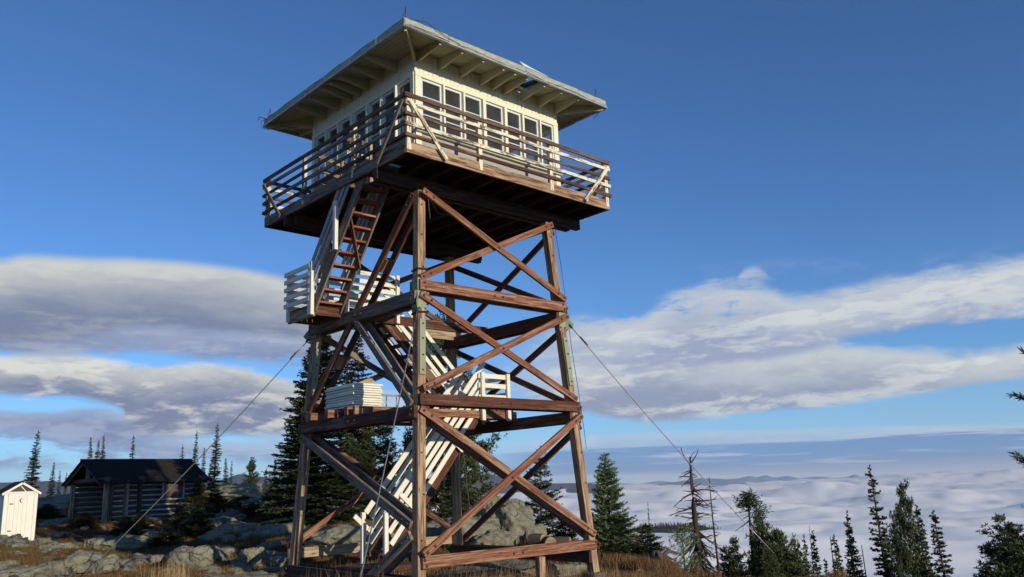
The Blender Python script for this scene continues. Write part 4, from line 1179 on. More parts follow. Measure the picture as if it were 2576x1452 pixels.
# right of the tower
plant('fir_young', 1526, 1142, 27, 'bright dense young fir right of the tower foot', ws=.9)
plant('fir_young', 1490, 1290, 29, 'small fir hidden partly by the right tower leg', ws=.9)
plant('fir_low', 1560, 1300, 28, 'leafy right shoulder bush of the bright young fir', 'fir bush', name='fir_bush', ws=.9)
plant('fir_low', 1622, 1318, 25, 'squat spreading fir under the bare-tipped leader', 'fir bush', name='fir_bush', ws=1.0)
plant('spire_c', 1629, 1262, 25.4, 'bare tipped leader rising from the squat fir', ws=.45)
plant('pine_small', 1715, 1330, 23.5, 'small bright pine sapling at the ridge edge', 'sapling', name='pine_sapling', ws=1.0)
plant('fir_low', 1845, 1352, 30, 'pointed little fir at the ridge edge right of the two snags', 'fir tree', ws=.45)
plant('fir_low', 1822, 1375, 31, 'lower little fir next to the leaning thin snag', 'fir tree', ws=.45)
plant('pine_bush', 1912, 1330, 31, 'dark pine mass below the dying crooked tree', 'pine bush', name='pine_bush', ws=.42)
plant('pine_bush', 1955, 1352, 30, 'yellow green pine bush right of the dark pine mass', 'pine bush', name='pine_bush', ws=.6)
plant('pine_bush', 1925, 1385, 27, 'lowest pine bush in front on the right slope', 'pine bush', name='pine_bush', ws=.6)
plant('pine_bush', 1990, 1402, 28, 'small pine bush farthest right of the yellow green bushes', 'pine bush', name='pine_bush', ws=.8)
SL = [(1950, 1330, 44, 'spire_c', 'thin fir top poking up behind the yellow green bush', .8), (1963, 1349, 44, 'spire_b', 'stubby fir top right behind the yellow green bush', .7),
      (1995, 1344, 52, 'spire_c', 'dark ragged fir pole first in the row of slim tops', 1.0), (2011, 1360, 54, 'spire_b', 'shortest fir in the row of four slim tops', .8),
      (2025, 1346, 54, 'spire_a', 'third fir in the row of four slim tops', .9), (2041, 1337, 52, 'spire_b', 'fullest and last fir in the row of four slim tops', 1.0),
      (2080, 1405, 50, 'spire_d', 'low bushy fir just left of the pair with a broken pole', .9), (2093, 1346, 50, 'spire_c', 'scruffy fir pole left of the double spire', 1.3),
      (2113, 1368, 48, 'spire_b', 'short full fir at the left foot of the double spire', .9), (2120, 1288, 52, 'spire_a', 'taller half of the double spire on the right slope', 1.2),
      (2138, 1322, 50, 'spire_b', 'shorter denser half of the double spire', 1.3), (2162, 1398, 52, 'spire_c', 'faint low fir right of the double spire', .9),
      (2198, 1174, 50, 'spire_a', 'very tall slender fir, highest of the right hand group', 1.25), (2222, 1330, 48, 'spire_d', 'mid height fir filling between the slender fir and broad pine', 1.0),
      (2305, 1274, 49, 'spire_b', 'leaning-topped fir on the right of the broad pine', 1.2), (2322, 1335, 47, 'spire_d', 'lower dense fir just right of the broad pine', .9),
      (2357, 1287, 50, 'spire_b', 'isolated fir column standing alone on the right', 1.35), (2469, 1412, 40, 'spire_d', 'small pale fir left of the dark corner tree', .9)]
for px, pt, d, k, lb, ws in SL: plant(k, px, pt, d, lb, group=G2_, ws=ws*.84)
plant('pine_a', 2266, 1214, 47, 'broad round-topped pine beside the very tall slender fir', name='pine_tree', ws=.40)
plant('pine_b', 2250, 1290, 45, 'darker pine in front of the broad round-topped one', name='pine_tree', ws=.46)
plant('pine_b', 2525, 1296, 33, 'dark wide ragged tree in the lower right corner', ws=1.25, name='pine_tree')
plant('pine_bush', 2560, 1392, 31, 'dark pine bush in the lower right corner', 'pine bush', name='pine_bush', ws=.9)

# near fir at the right edge whose boughs reach into view
P = at(2715, 1000, 8.2)
tb, lf = MB(), Leaves(); rr = random.Random(5)
gx, gy = P[0], P[1]; g0 = gz(gx, gy)-.1
tb.tube([(0, 0, -.3), (0, 0, 1.6), (.05, .02, 2.8), (.05, 0, 3.6)], [.13, .10, .06, .02], 10)
left = -RT/np.linalg.norm(RT)
nbs = [(915, 2537), (1012, 2526), (1146, 2508), (1040, 2560), (1180, 2545)]
def bough(h, ang, L, e0):
    ca, sa = math.cos(ang), math.sin(ang); p = np.array([0, 0, h]); el = e0; Pn = [p.copy()]
    for i in range(12):
        d = np.array([ca*math.cos(el), sa*math.cos(el), math.sin(el)]); p = p+d*L/12; Pn.append(p.copy()); el += .02+rr.uniform(-.03, .05)
    tb.tube([tuple(q) for q in Pn[::2]], [.022*(1-.8*i/6) for i in range(7)], 6, cap=False)
    for j in range(int(L/.045)):
        f = j/(L/.045); x = f*12; i_ = min(int(x), 11); q = Pn[i_]+(Pn[i_+1]-Pn[i_])*(x-i_); d = unit(Pn[i_+1]-Pn[i_]); sd = np.array([-sa, ca, 0])
        for b_ in range(10):
            dd = unit(d*.7+sd*rr.uniform(-1, 1)+np.array([0, 0, rr.uniform(-.6, .7)])); lf.blade(q+d*rr.uniform(0, .05), dd, .06, .012, unit(np.array([rr.gauss(0, 1), rr.gauss(0, 1), 1])))
        if j % 4 == 2 and f > .15:
            sgn = 1 if (j//4) % 2 else -1; d2 = unit(d*.8+sd*sgn*.75+np.array([0, 0, rr.uniform(-.1, .2)])); tl = min(.42, L*.4)*(1-f)+.12
            tb.tube([tuple(q), tuple(q+d2*tl)], [.008, .003], 4, cap=False)
            for s_ in range(int(tl/.035)):
                q2 = q+d2*s_*.035
                for b_ in range(9):
                    dd = unit(d2*.7+np.array([rr.gauss(0, .6), rr.gauss(0, .6), rr.gauss(.1, .5)])); lf.blade(q2, dd, .06, .012, unit(np.array([rr.gauss(0, 1), rr.gauss(0, 1), 1])))
la = math.atan2(left[1], left[0])
for py, px in nbs:
    tip = at(px, py, 8.2); hgt = tip[2]-g0; L = math.hypot(tip[0]-gx, tip[1]-gy)*1.02
    bough(hgt-L*.28*(-1 if py < 1050 else -1.0)*(-1), la+rr.uniform(-.12, .12), L, .20)
for i in range(38):
    h = .9+i*.07; bough(h, la+math.pi+rr.uniform(-1.7, 1.7), max(.25, 1.0*(1-h/4.2)), .1)
nf = tag(empty('fir_tree', (gx, gy, g0)), 'near fir at the right edge with only its bough tips in view', 'tree')
link('trunk', tb.mesh('near_fir_trunk', m_bark), nf); link('crown', lf.mesh('near_fir_crown', l_pine), nf)

# dead trees
def snag(px, ptop, dist, pbase_px, label, boughs, r0, extra=None, name='dead_tree'):
    T = at(px, ptop, dist); B_ = at(pbase_px, 1400, dist); b = gz(B_[0], B_[1])-.2
    root = tag(empty(name, (B_[0], B_[1], b)), label, 'dead tree'); rr = random.Random(int(px))
    A = np.array([0, 0, 0.]); E = np.array([T[0]-B_[0], T[1]-B_[1], T[2]-b]); mb = MB()
    mb.tube([tuple(A+(E-A)*t+np.array([math.sin(t*7)*.02, 0, 0])) for t in np.linspace(0, 1, 9)], [r0*(1-.82*t) for t in np.linspace(0, 1, 9)], 9)
    mb.mesh_off = None
    o = link('trunk', mb.mesh('snag_trunk', m_dead), root)
    rt2 = np.array([RT[0], RT[1], 0]); rt2 /= np.linalg.norm(rt2)
    mb = MB()
    for (t, side, L, e, curl) in boughs:
        q = A+(E-A)*t; an = rr.uniform(-.6, .6); d0 = rt2*side*math.cos(an)+np.array([-rt2[1], rt2[0], 0])*math.sin(an); P_ = [q.copy()]; el = e
        for i in range(6):
            d = unit(d0*math.cos(el)+np.array([0, 0, math.sin(el)])+np.array([rr.uniform(-.12, .12) for _ in range(3)])); q = q+d*L/6; P_.append(q.copy()); el += curl/6
            if i in (2, 4) and L > .5:
                mb.tube([tuple(q), tuple(q+unit(d+np.array([rr.uniform(-.8, .8), rr.uniform(-.8, .8), rr.uniform(-.7, .5)]))*L*.22)], [.012, .004], 4, cap=False)
        rb_ = .013+.022*L*min(1, r0/.1)
        mb.tube([tuple(p) for p in P_], [rb_*(1-.8*i/6) for i in range(7)], 5, cap=False)
    link('branches', mb.mesh('snag_branches', m_dead), root)
    return root, E
def rb(n, t0, t1, L0, L1, e0=-.9, e1=.1, seed=1):
    r = random.Random(seed); return [(r.uniform(t0, t1), r.choice((-1, 1)), r.uniform(L0, L1), r.uniform(e0, e1), r.uniform(-.6, .6)) for _ in range(n)]
root, E_ = snag(1735, 1150, 25, 1757, 'thick dead snag with crooked bare limbs at its broken top',
    [(.94, -1, .55, .95, .4), (.95, 1, .50, .8, .5), (.97, 1, .3, 1.2, -.3), (.9, 1, .12, .2, 0), (.78, -1, .40, .5, -1.8), (.76, 1, .32, .1, .8), (.70, 1, .30, .0, .3), (.62, 1, .3, .7, .4), (.55, -1, .6, .15, -.5), (.55, 1, .75, -.05, 0), (.50, -1, .2, -.5, 0),
     (.42, -1, .78, .35, -.7), (.40, -1, .45, -.4, -.6), (.42, 1, .55, .0, .1), (.36, -1, .5, -.9, -.4)]+rb(120, .10, .44, .25, .95, -1.3, -.6, 3)+rb(60, .1, .9, .12, .45, -.9, .5, 5)+rb(14, .35, .8, .5, .9, -.5, .3, 6), .13)
for o in []: pass
snag(1783, 1200, 29, 1806, 'thin grey leaning snag right of the thick dead one', rb(40, .15, .95, .1, .35, -.9, .4, 8), .055)
snag(2035, 1322, 50, 2040, 'bare pole snag within the row of slim firs', rb(16, .3, .95, .1, .3, -.6, .5, 9), .06)
snag(2167, 1372, 46, 2182, 'short leaning bare snag right of the double spire', rb(14, .3, .95, .15, .5, -.4, .7, 10), .09)
snag(2088, 1350, 49, 2096, 'broken pole snag beside the scruffy fir', rb(10, .3, .95, .1, .3, -.6, .5, 12), .09)
root, E_ = snag(1880, 1240, 33, 1893, 'dying crooked tree with one clump of needles at its top', rb(46, .12, .92, .25, .8, -1.1, .3, 11), .12)
lf = Leaves(); rr = random.Random(2)
for c0_, s_ in (((.05, 0, .98), .16), ((-.35, .0, .93), .20), ((.35, .1, .93), .22), ((.62, .15, .88), .22), ((-.1, 0, .95), .2), ((.5, 0, .83), .15), ((.1, .1, .4), .3), ((-.3, .1, .3), .35), ((.4, -.1, .28), .35), ((-.15, 0, .5), .2)):
    rt2 = np.array([RT[0], RT[1], 0]); c_ = E_*c0_[2]+rt2*c0_[0]*.62
    for i in range(190):
        q = c_+np.array([rr.gauss(0, s_), rr.gauss(0, s_), rr.gauss(0, s_*.6)])*.75 if False else c_+np.array([rr.gauss(0, s_*.7), rr.gauss(0, s_*.7), rr.gauss(0, s_*.6)]); lf.blade(q, unit(np.array([rr.gauss(0, 1), rr.gauss(0, 1), rr.gauss(-.1, .8)])), .17, .04, unit(np.array([rr.gauss(0, 1) for _ in range(3)])))
link('crown', lf.mesh('dying_crown', l_fir), root)

# ---------------------------------------------------------------- boulders
def boulder_mesh(seed, n_pl=14, rough=.05, flat=.7):
    import bmesh
    r = random.Random(seed); bm = bmesh.new(); bmesh.ops.create_icosphere(bm, subdivisions=5, radius=1)
    pl = []
    for i in range(n_pl):
        n = Vector((r.gauss(0, 1), r.gauss(0, 1), r.gauss(0, .8))).normalized(); pl.append((n, r.uniform(.62, 1.0)))
    pl.append((Vector((r.uniform(-.3, .3), r.uniform(-.3, .3), 1)).normalized(), flat))
    from mathutils import noise as mn
    off = Vector((seed*7.3, seed*1.7, 0))
    for v in bm.verts:
        d = v.co.normalized(); rad_ = 1.15
        s_ = 0
        for n, h in pl:
            c = d.dot(n)
            if c > .05: s_ += (c/h)**34
        rad_ = (s_+(1/1.2)**34)**(-1/34)
        nz = mn.fractal(d*2.2+off, 1, 2, 5)*rough*2.4+mn.fractal(d*9+off, 1, 2, 4)*rough*.7
        crack = abs(mn.noise(d*1.7+off*2)); nz -= .13*math.exp(-crack*30); c2 = abs(mn.noise(d*3.1-off)); nz -= .06*math.exp(-c2*30)
        v.co = d*rad_*(1+nz)
    me = bpy.data.meshes.new('boulder'); bm.to_mesh(me); bm.free()
    for p in me.polygons: p.use_smooth = True
    return me
def rock_fn(nt, b):
    tc = nt.new('ShaderNodeNewGeometry').outputs['Position']
    n2 = nt.noise(tc, 5, 6, .7); n3 = nt.noise(tc, 26, 4, .7); n4 = nt.noise(tc, 2.2, 5, .65, .7); n5 = nt.noise(tc, 60, 3, .6)
    c = nt.mix(nt.ss(n2, .36, .66), (.25, .24, .185), (.14, .137, .11))
    c = nt.mix(nt.ss(n4, .47, .60)*.7, c, (.22, .22, .13))
    c = nt.mix(nt.ss(n3, .57, .70)*.65, c, (.06, .06, .055))
    c = nt.mix(nt.ss(n3, .42, .33)*.5, c, (.34, .34, .28))
    c = nt.mix(nt.ss(n4, .40, .30)*.5, c, (.07, .07, .062))
    wp = nt.new('ShaderNodeVectorMath', operation='ADD'); nt.set(wp.inputs[0], tc)
    nn = nt.new('ShaderNodeTexNoise'); nt.set(nn.inputs['Vector'], tc); nn.inputs['Scale'].default_value = 1.8; nt.l.new(nn.outputs['Color'], wp.inputs[1])
    vo = nt.new('ShaderNodeTexVoronoi', feature='DISTANCE_TO_EDGE'); nt.l.new(wp.outputs[0], vo.inputs['Vector']); vo.inputs['Scale'].default_value = .75
    ck = nt.ss(S(nt, vo.outputs['Distance'])+(n3-.5)*.03, .016, .002)
    c = nt.mix(ck*.3, c, (.03, .028, .022))
    return c, n2*.5+n3*.4+n5*.15-ck*.8
m_rock = material('lichened_granite', rock_fn, .93, .15, bump=(.9, .04))
BM = [boulder_mesh(i+20, 12+i % 4, .05+.02*(i % 3), .55+.06*(i % 5)) for i in range(9)]
for m in BM: m.materials.append(m_rock)
def boulder(px, py, dist, s, label, k=0, rz=0.0, tilt=(0, 0), group=None, sink=.25, name='boulder'):
    """s: half sizes along its own x, y, z"""
    P = at(px, py, dist); b = gz(P[0], P[1])
    o = link(name, BM[k % len(BM)]); o.location = (P[0], P[1], b+s[2]*(1-sink*2)*.5)
    o.rotation_euler = (tilt[0], tilt[1], rz); o.scale = s
    return tag(o, label, 'boulder', group)
boulder(1195, 1345, 25.5, (1.0, .8, .85), 'big lichened boulder left half of the outcrop behind the far tower leg', 0, .4)
boulder(1243, 1330, 26.3, (.75, .8, 1.35), 'peaked highest boulder in the middle of the outcrop behind the tower', 1, 1.2, (.1, .15))
boulder(1290, 1350, 26, (.85, .8, .95), 'sloping boulder on the right of the peaked one', 3, 2.0, (0, .35))
boulder(1335, 1375, 26, (.7, .7, .5), 'low boulder at the right end of the outcrop behind the tower', 4, .6)
boulder(1250, 1375, 24.2, (.8, .55, .5), 'grey boulder in front of the peaked one', 2, .2)
boulder(1105, 1330, 27, (1.1, .8, .6), 'broad mossy boulder just left of the far tower leg', 5, .7)
boulder(880, 1325, 26, (1.2, .8, .55), 'rounded boulder under the great fir seen behind the left brace', 6, .3)
boulder(960, 1335, 25.5, (.9, .7, .45), 'flat boulder behind the foot of the stairs', 7, 1.1)
boulder(820, 1335, 27, (.8, .7, .4), 'shaded boulder just right of the left tower leg', 8, 2.2)
boulder(505, 1395, 24.0, (.62, .5, .60), 'steep sunlit grey boulder in the middle of the left foreground', 1, 2.6, (0, -.2))
boulder(470, 1385, 25, (.5, .45, .5), 'dark cracked boulder leaning left of the steep grey one', 3, .6)
boulder(548, 1372, 25.5, (.42, .4, .4), 'split pale boulder right behind the steep grey one', 7, 1.5)
boulder(205, 1402, 24.5, (.62, .5, .42), 'pale lichened boulder low on the left below the outhouse', 2, .9)
boulder(165, 1408, 24.0, (.28, .25, .22), 'small rock touching the left of the pale lichened boulder', 5, .2)
boulder(635, 1395, 23.0, (.36, .3, .42), 'square block of rock left of the tower leg', 4, .3)
boulder(610, 1398, 22.7, (.2, .25, .38), 'narrow upright block beside the square one', 1, 2.8)
boulder(660, 1372, 24.5, (.62, .35, .3), 'long flat-topped block behind the square one', 6, .1)
boulder(705, 1400, 22.5, (.36, .3, .26), 'low lit block nearest the left tower leg', 8, .5)
boulder(640, 1448, 19.8, (.85, .5, .30), 'flat pale slab at the bottom edge left of the tower', 0, .35, sink=.3)
boulder(560, 1446, 20.2, (.6, .4, .22), 'cracked slab at the bottom edge left of the flat pale one', 7, 1.8, sink=.3)
boulder(855, 1462, 17.2, (.55, .35, .26), 'pale rock cut by the bottom edge before the tower', 2, .4)
boulder(1390, 1420, 20.2, (.95, .45, .26), 'long low sunlit rock under the right base beam', 3, -.5, sink=.3)
boulder(590, 1262, 49, (2.0, 1.4, .75), 'broad lichened rock on top of the grassy knoll', 5, .4)
boulder(650, 1262, 48, (1.2, 1.0, .55), 'smaller rock on the right of the grassy knoll', 6, 1.4)
boulder(615, 1280, 46, (1.5, .9, .45), 'pale rock on the front slope of the knoll', 2, 2.4)
boulder(340, 1350, 32, (1.5, .8, .42), 'wide pale outcrop rock in the middle of the left slope', 3, .2, sink=.3)
boulder(250, 1340, 33, (.9, .6, .32), 'pale rock below the cabin porch', 8, .9)
boulder(140, 1282, 42, (.6, .5, .35), 'rounded pale rock right of the outhouse', 5, .4)
boulder(600, 1325, 32, (1.3, .8, .55), 'grey dome of rock in the shade left of the great fir', 6, .5)
boulder(560, 1305, 35, (1.2, .8, .5), 'shaded rock dome behind the grey one', 4, 1.5)
boulder(690, 1320, 31, (.9, .7, .45), 'grey rock at the foot of the great fir', 0, 2.5)
boulder(160, 1262, 52, (2.5, 1.2, .6), 'long grey ledge on the skyline between outhouse and cabin', 7, .2)
boulder(30, 1425, 22.5, (.9, .6, .3), 'low grey rock near the bottom left corner', 4, .3, sink=.3)
boulder(1830, 1442, 21, (.9, .35, .14), 'flat pale ledge at the ridge edge below the thin snag', 6, -.5, sink=.3)
for px, pt, d, lb, w_ in ((352, 1283, 39, 'low green juniper scrub just before the cabin wall', 1.3), (318, 1300, 37, 'small juniper tuft below the pale door slab of the cabin', 1.2), (420, 1318, 31, 'low juniper spreading among the rocks below the cabin window', 1.4), (590, 1288, 44, 'dark scrub at the shaded foot of the knoll', 1.6), (635, 1296, 40, 'dark juniper patch right of the shaded scrub', 1.6), (560, 1262, 46, 'dark green scrub on the left shoulder of the knoll', 1.5), (700, 1268, 38, 'thick scrub against the left skirt of the great fir', 1.4), (215, 1290, 40, 'green scrub left of the cabin porch post', 1.4), (120, 1268, 47, 'green scrub on the rise behind the outhouse', 1.5), (1085, 1312, 29, 'mossy scrub on the broad boulder by the far leg', 1.2)):
    plant('fir_low', px, pt, d, lb, 'shrub', 'low shrubs among the rocks', w_*1.4, 'juniper_shrub', H=.75)
rr = random.Random(77)
for i in range(120):                                       # field stones
    px = rr.uniform(-40, 720); d = rr.uniform(19.5, 40); s = rr.uniform(.10, .32)*(1+.02*(d-20))
    boulder(px, 1350, d, (s*rr.uniform(.8, 1.5), s, s*rr.uniform(.45, .8)), 'small grey field stone in the red heather on the left slope', rr.randrange(9), rr.uniform(0, 6.28), group='small stones in the heather', name='field_stone')

# firewood and stumps by the far base beam
def logp(px, dist, L, r, ang, label, dz=0.0, grp='cut firewood lying by the tower'):
    P = at(px, 1380, dist); z = gz(P[0], P[1])
    root = tag(empty('firewood_log', (P[0], P[1], z+r+dz), ang), label, 'firewood', grp)
    mb = MB(); mb.tube([(-L/2, 0, 0), (0, 0, .01), (L/2, 0, 0)], r, 14, cap=False); link('bark', mb.mesh('log_bark', m_bark), root)
    for s_ in (-1, 1):
        mb = MB(); mb.tube([(s_*(L/2-.001), 0, 0), (s_*(L/2+.003), 0, 0)], r*.97, 14); link('cut_end', mb.mesh('log_end', m_logend), root)
va = math.atan2(FW[1], FW[0])
logp(1262, 24.0, .40, .13, va+.5, 'short log with its pale cut end toward the viewer, before the outcrop', .12)
logp(1244, 23.8, .42, .11, va-.7, 'split pale log leaning against the short log', .10)
logp(1222, 24.0, .5, .08, va+1.3, 'thin log lying left of the firewood pile', .02)
logp(1233, 23.6, .35, .07, va+.9, 'thin stick of firewood in front of the pile', .0)
logp(1212, 24.2, .45, .07, va-1.1, 'leftmost stick of firewood by the base beam', .0)
logp(1352, 23.4, .40, .17, va+1.0, 'thick dark log with reddish end above the base beam', .06)
logp(1380, 23.2, .42, .17, va+.3, 'round thick log right beside the dark one', .06)
logp(1412, 23.3, .5, .14, va+1.3, 'dark log lying nearest the right tower leg', .05)
# dark root stump under the squat fir
P = at(1650, 1410, 22.8)
root = tag(empty('tree_stump', (P[0], P[1], gz(P[0], P[1])-.1)), 'dark rotten root stump in the dry grass under the squat fir', 'stump')
mb = MB(); rr = random.Random(4)
mb.tube([(0, 0, 0), (0, 0, .25), (.05, 0, .5)], [.3, .22, .12], 9)
link('stump_body', mb.mesh('stump_body', m_bark), root)
mb = MB()
for i in range(12):
    a = rr.uniform(0, 6.28); e = rr.uniform(-.1, .9); L = rr.uniform(.4, .8)
    mb.tube([(0, 0, .2), (math.cos(a)*L*.5, math.sin(a)*L*.5, .25+math.sin(e)*L*.5), (math.cos(a)*L, math.sin(a)*L, .1+math.sin(e)*L*.6)], [.08, .05, .015], 6, cap=False)
link('roots', mb.mesh('stump_roots', m_bark), root)

# ---------------------------------------------------------------- ground cover
def cover(name, n, seed, cols, hmin, hmax, w, sect, mask=True, tuft=7, spread=.10, lean=.5, thr=.45):
    """tufts of blades scattered over the soil between the rocks"""
    g = np.random.default_rng(seed); px = g.uniform(sect[0], sect[1], n); d = np.sqrt(g.uniform(sect[2]**2, sect[3]**2, n))
    an = YAW-np.arctan((px-PW/2)/FPX); x = CAM[0]+d*np.cos(an); y = CAM[1]+d*np.sin(an)
    rk = rockmask(x, y); pat = fbm(x/1.6, y/1.6, 3, seed)
    k = (rk < thr) & (pat > -.12) if mask else np.ones(n, bool)
    x, y, d = x[k], y[k], d[k]; z = ground_z(x, y); n = len(x)
    x = np.repeat(x, tuft)+g.normal(0, spread, n*tuft); y = np.repeat(y, tuft)+g.normal(0, spread, n*tuft); z = np.repeat(z, tuft)-.02
    a = g.uniform(0, 6.283, n*tuft); h = g.uniform(hmin, hmax, n*tuft); l = g.uniform(0, lean, n*tuft)*h; ww = w*g.uniform(.6, 1.3, n*tuft)
    b = g.uniform(0, 6.283, n*tuft)
    A = np.stack([x-np.sin(b)*ww/2, y+np.cos(b)*ww/2, z], -1); B = np.stack([x+np.sin(b)*ww/2, y-np.cos(b)*ww/2, z], -1)
    C_ = np.stack([x+np.cos(a)*l, y+np.sin(a)*l, z+h], -1)
    V = np.stack([A, B, C_], 1).reshape(-1, 3); F = np.arange(len(V)).reshape(-1, 3)
    def fn(nt, b):
        pos = nt.new('ShaderNodeNewGeometry').outputs['Position']
        n1 = nt.noise(pos, 1.1, 4, .6); n2 = nt.noise(pos, 14, 3, .6)
        c = nt.mix(nt.ss(n1, .4, .62), cols[0], cols[1]); return nt.mix(nt.ss(n2, .42, .62)*.8, c, cols[2])
    m = material(name+'_blades', fn, .85, .15)
    return tag(link(name, np_mesh(name, V, F, m, False)), kind='stuff')
cover('heather', 110000, 3, ((.145, .055, .026), (.18, .09, .04), (.075, .06, .025)), .04, .15, .026, (-60, 1500, 15.5, 44), tuft=6, spread=.05, lean=.9)
cover('dry_grass', 11000, 5, ((.25, .16, .07), (.18, .10, .04), (.12, .10, .04)), .08, .26, .011, (-60, 1560, 15.5, 34), tuft=7, spread=.05)
cover('slope_grass', 30000, 6, ((.22, .13, .06), (.16, .085, .04), (.10, .065, .03)), .06, .24, .013, (1440, 2150, 17, 26), mask=False, tuft=7, spread=.08)
cover('green_plants', 5000, 8, ((.05, .085, .02), (.08, .11, .03), (.10, .10, .03)), .06, .22, .018, (-60, 1900, 16, 36), tuft=8, spread=.06)
cover('tall_straw', 34, 9, ((.42, .31, .16), (.38, .27, .13), (.3, .2, .1)), .35, .75, .011, (395, 470, 18.2, 19.6), mask=False, tuft=9, spread=.10, lean=.25)
cover('tall_stems', 260, 10, ((.30, .2, .1), (.26, .16, .08), (.16, .09, .05)), .3, .65, .012, (760, 1600, 16.2, 20), mask=False, tuft=7, spread=.12, lean=.5)

# ---------------------------------------------------------------- sea of fog and far hills
FZ = -250.0
angs2 = YAW+np.linspace(-1.30, .42, 420)
rad2 = [420.0]
while rad2[-1] < 33000: rad2.append(rad2[-1]*1.022)
RR, AA = np.meshgrid(np.array(rad2), angs2, indexing='ij'); X_ = CAM[0]+RR*np.cos(AA); Y_ = CAM[1]+RR*np.sin(AA)
w1 = fbm(X_/2600, Y_/2600, 5, 71, .5); w2 = fbm(X_/700+w1*1.5, Y_/700, 4, 73, .5)
amp = np.clip((RR-400)/2500, .25, 1)
w3 = fbm(X_/5200+3, Y_/5200, 3, 79, .5); Z_ = FZ+(np.abs(w1)*150+w1*60)*amp+(w2*12+np.abs(w2)*52)*amp+np.abs(w3)*np.clip((RR-6000)/20000, 0, 1)*230
Z_ -= np.clip((RR-14000)/19000, 0, 1)**2*10
nr, na = RR.shape
edge = np.clip(1-np.minimum(AA-AA.min(), AA.max()-AA)/.12, 0, 1); Z_ -= edge**2*400
V = np.stack([X_, Y_, Z_], -1).reshape(-1, 3)
i0 = (np.arange(nr-1)[:, None]*na+np.arange(na-1)[None, :]); i1 = i0+1
F = np.stack([i0, i0+na, i1+na, i1], -1).reshape(-1, 4)
def fog_fn(nt, b):
    pos = nt.new('ShaderNodeNewGeometry').outputs['Position']
    n = nt.noise(pos, .0009, 6, .6, .3)
    b.inputs['Subsurface Weight'].default_value = 0
    h = nt.noise(pos, .0008, 3, .45, .3)*.8+nt.noise(nt.mapping(pos, (1, 1, 1), (900, 0, 0)), .004, 3, .5, .3)*.2
    return nt.mix(nt.ss(n, .35, .65), (.95, .95, .92), (.99, .985, .94)), h
m_fog = material('valley_fog', fog_fn, 1.0, .0, bump=(.2, 110))
tag(link('valley_fog', np_mesh('valley_fog', V, F, m_fog)), kind='stuff')
def hill(name, pts, dist, depth, colr_, seed, zb=-420, rough=.10, trees=0):
    """pts: skyline (px, py); built as a ridge of real depth at that distance"""
    xs = np.linspace(pts[0][0], pts[-1][0], 160); ys = np.interp(xs, [p[0] for p in pts], [p[1] for p in pts])
    crest = np.array([at(a, b, dist) for a, b in zip(xs, ys)]); m = 15
    V = []
    for j in range(m):
        t = j/(m-1)*2-1; k = 1-abs(t)**1.6
        for i in range(len(xs)):
            rd = crest[i, :2]-CAM[:2]; rd = rd/np.linalg.norm(rd); p = crest[i, :2]+rd*depth*t
            nz = float(fbm(np.array([p[0]/(depth*.8)]), np.array([p[1]/(depth*.8)]), 5, seed)[0])
            z = zb+(crest[i, 2]-zb)*k+nz*(crest[i, 2]-zb)*rough*(1 if abs(t) > .05 else .25)
            V.append((p[0], p[1], z))
    V = np.array(V); n = len(xs)
    a = (np.arange(m-1)[:, None]*n+np.arange(n-1)[None, :]); F = np.stack([a, a+1, a+n+1, a+n], -1).reshape(-1, 4)
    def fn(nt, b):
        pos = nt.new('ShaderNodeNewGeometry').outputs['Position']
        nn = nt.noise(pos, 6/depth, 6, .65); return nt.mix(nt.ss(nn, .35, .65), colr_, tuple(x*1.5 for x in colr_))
    mt = material(name+'_forest', fn, 1.0, 0.0)  # blue colours of the far ridges hold the haze of distance
    return tag(link(name, np_mesh(name, V, F, mt)), kind='structure')
hill('near_hill', [(1480, 1400), (1560, 1350), (1600, 1336), (1650, 1323), (1700, 1321), (1760, 1325), (1810, 1332), (1850, 1343), (1900, 1375)], 3300, 500, (.015, .024, .02), 1, zb=-330)
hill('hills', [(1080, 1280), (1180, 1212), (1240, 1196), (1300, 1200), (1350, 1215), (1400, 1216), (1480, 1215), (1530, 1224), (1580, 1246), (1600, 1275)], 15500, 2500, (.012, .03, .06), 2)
hill('hills', [(1600, 1225), (1700, 1212), (1760, 1203), (1820, 1205), (1870, 1212), (1920, 1235)], 27000, 2500, (.08, .16, .28), 3)  # lighter blue: more distance haze put into the base colour
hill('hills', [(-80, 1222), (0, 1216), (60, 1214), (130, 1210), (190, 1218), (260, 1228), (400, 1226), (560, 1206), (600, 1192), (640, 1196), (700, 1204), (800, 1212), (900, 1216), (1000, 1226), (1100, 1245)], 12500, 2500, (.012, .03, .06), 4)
hill('mountain_range', [(1380, 1226), (1500, 1212), (1600, 1218), (1660, 1210), (1720, 1216), (1800, 1208), (1860, 1203), (1885, 1197), (1905, 1201), (1925, 1195), (1950, 1202), (1980, 1197), (2010, 1203), (2060, 1199), (2100, 1203), (2135, 1199), (2150, 1193), (2170, 1200), (2190, 1201), (2260, 1203), (2350, 1198), (2420, 1202), (2500, 1194), (2576, 1198), (2680, 1192)], 33500, 1200, (.10, .20, .36), 5, rough=.03)  # palest blue, haze painted into the farthest slopes
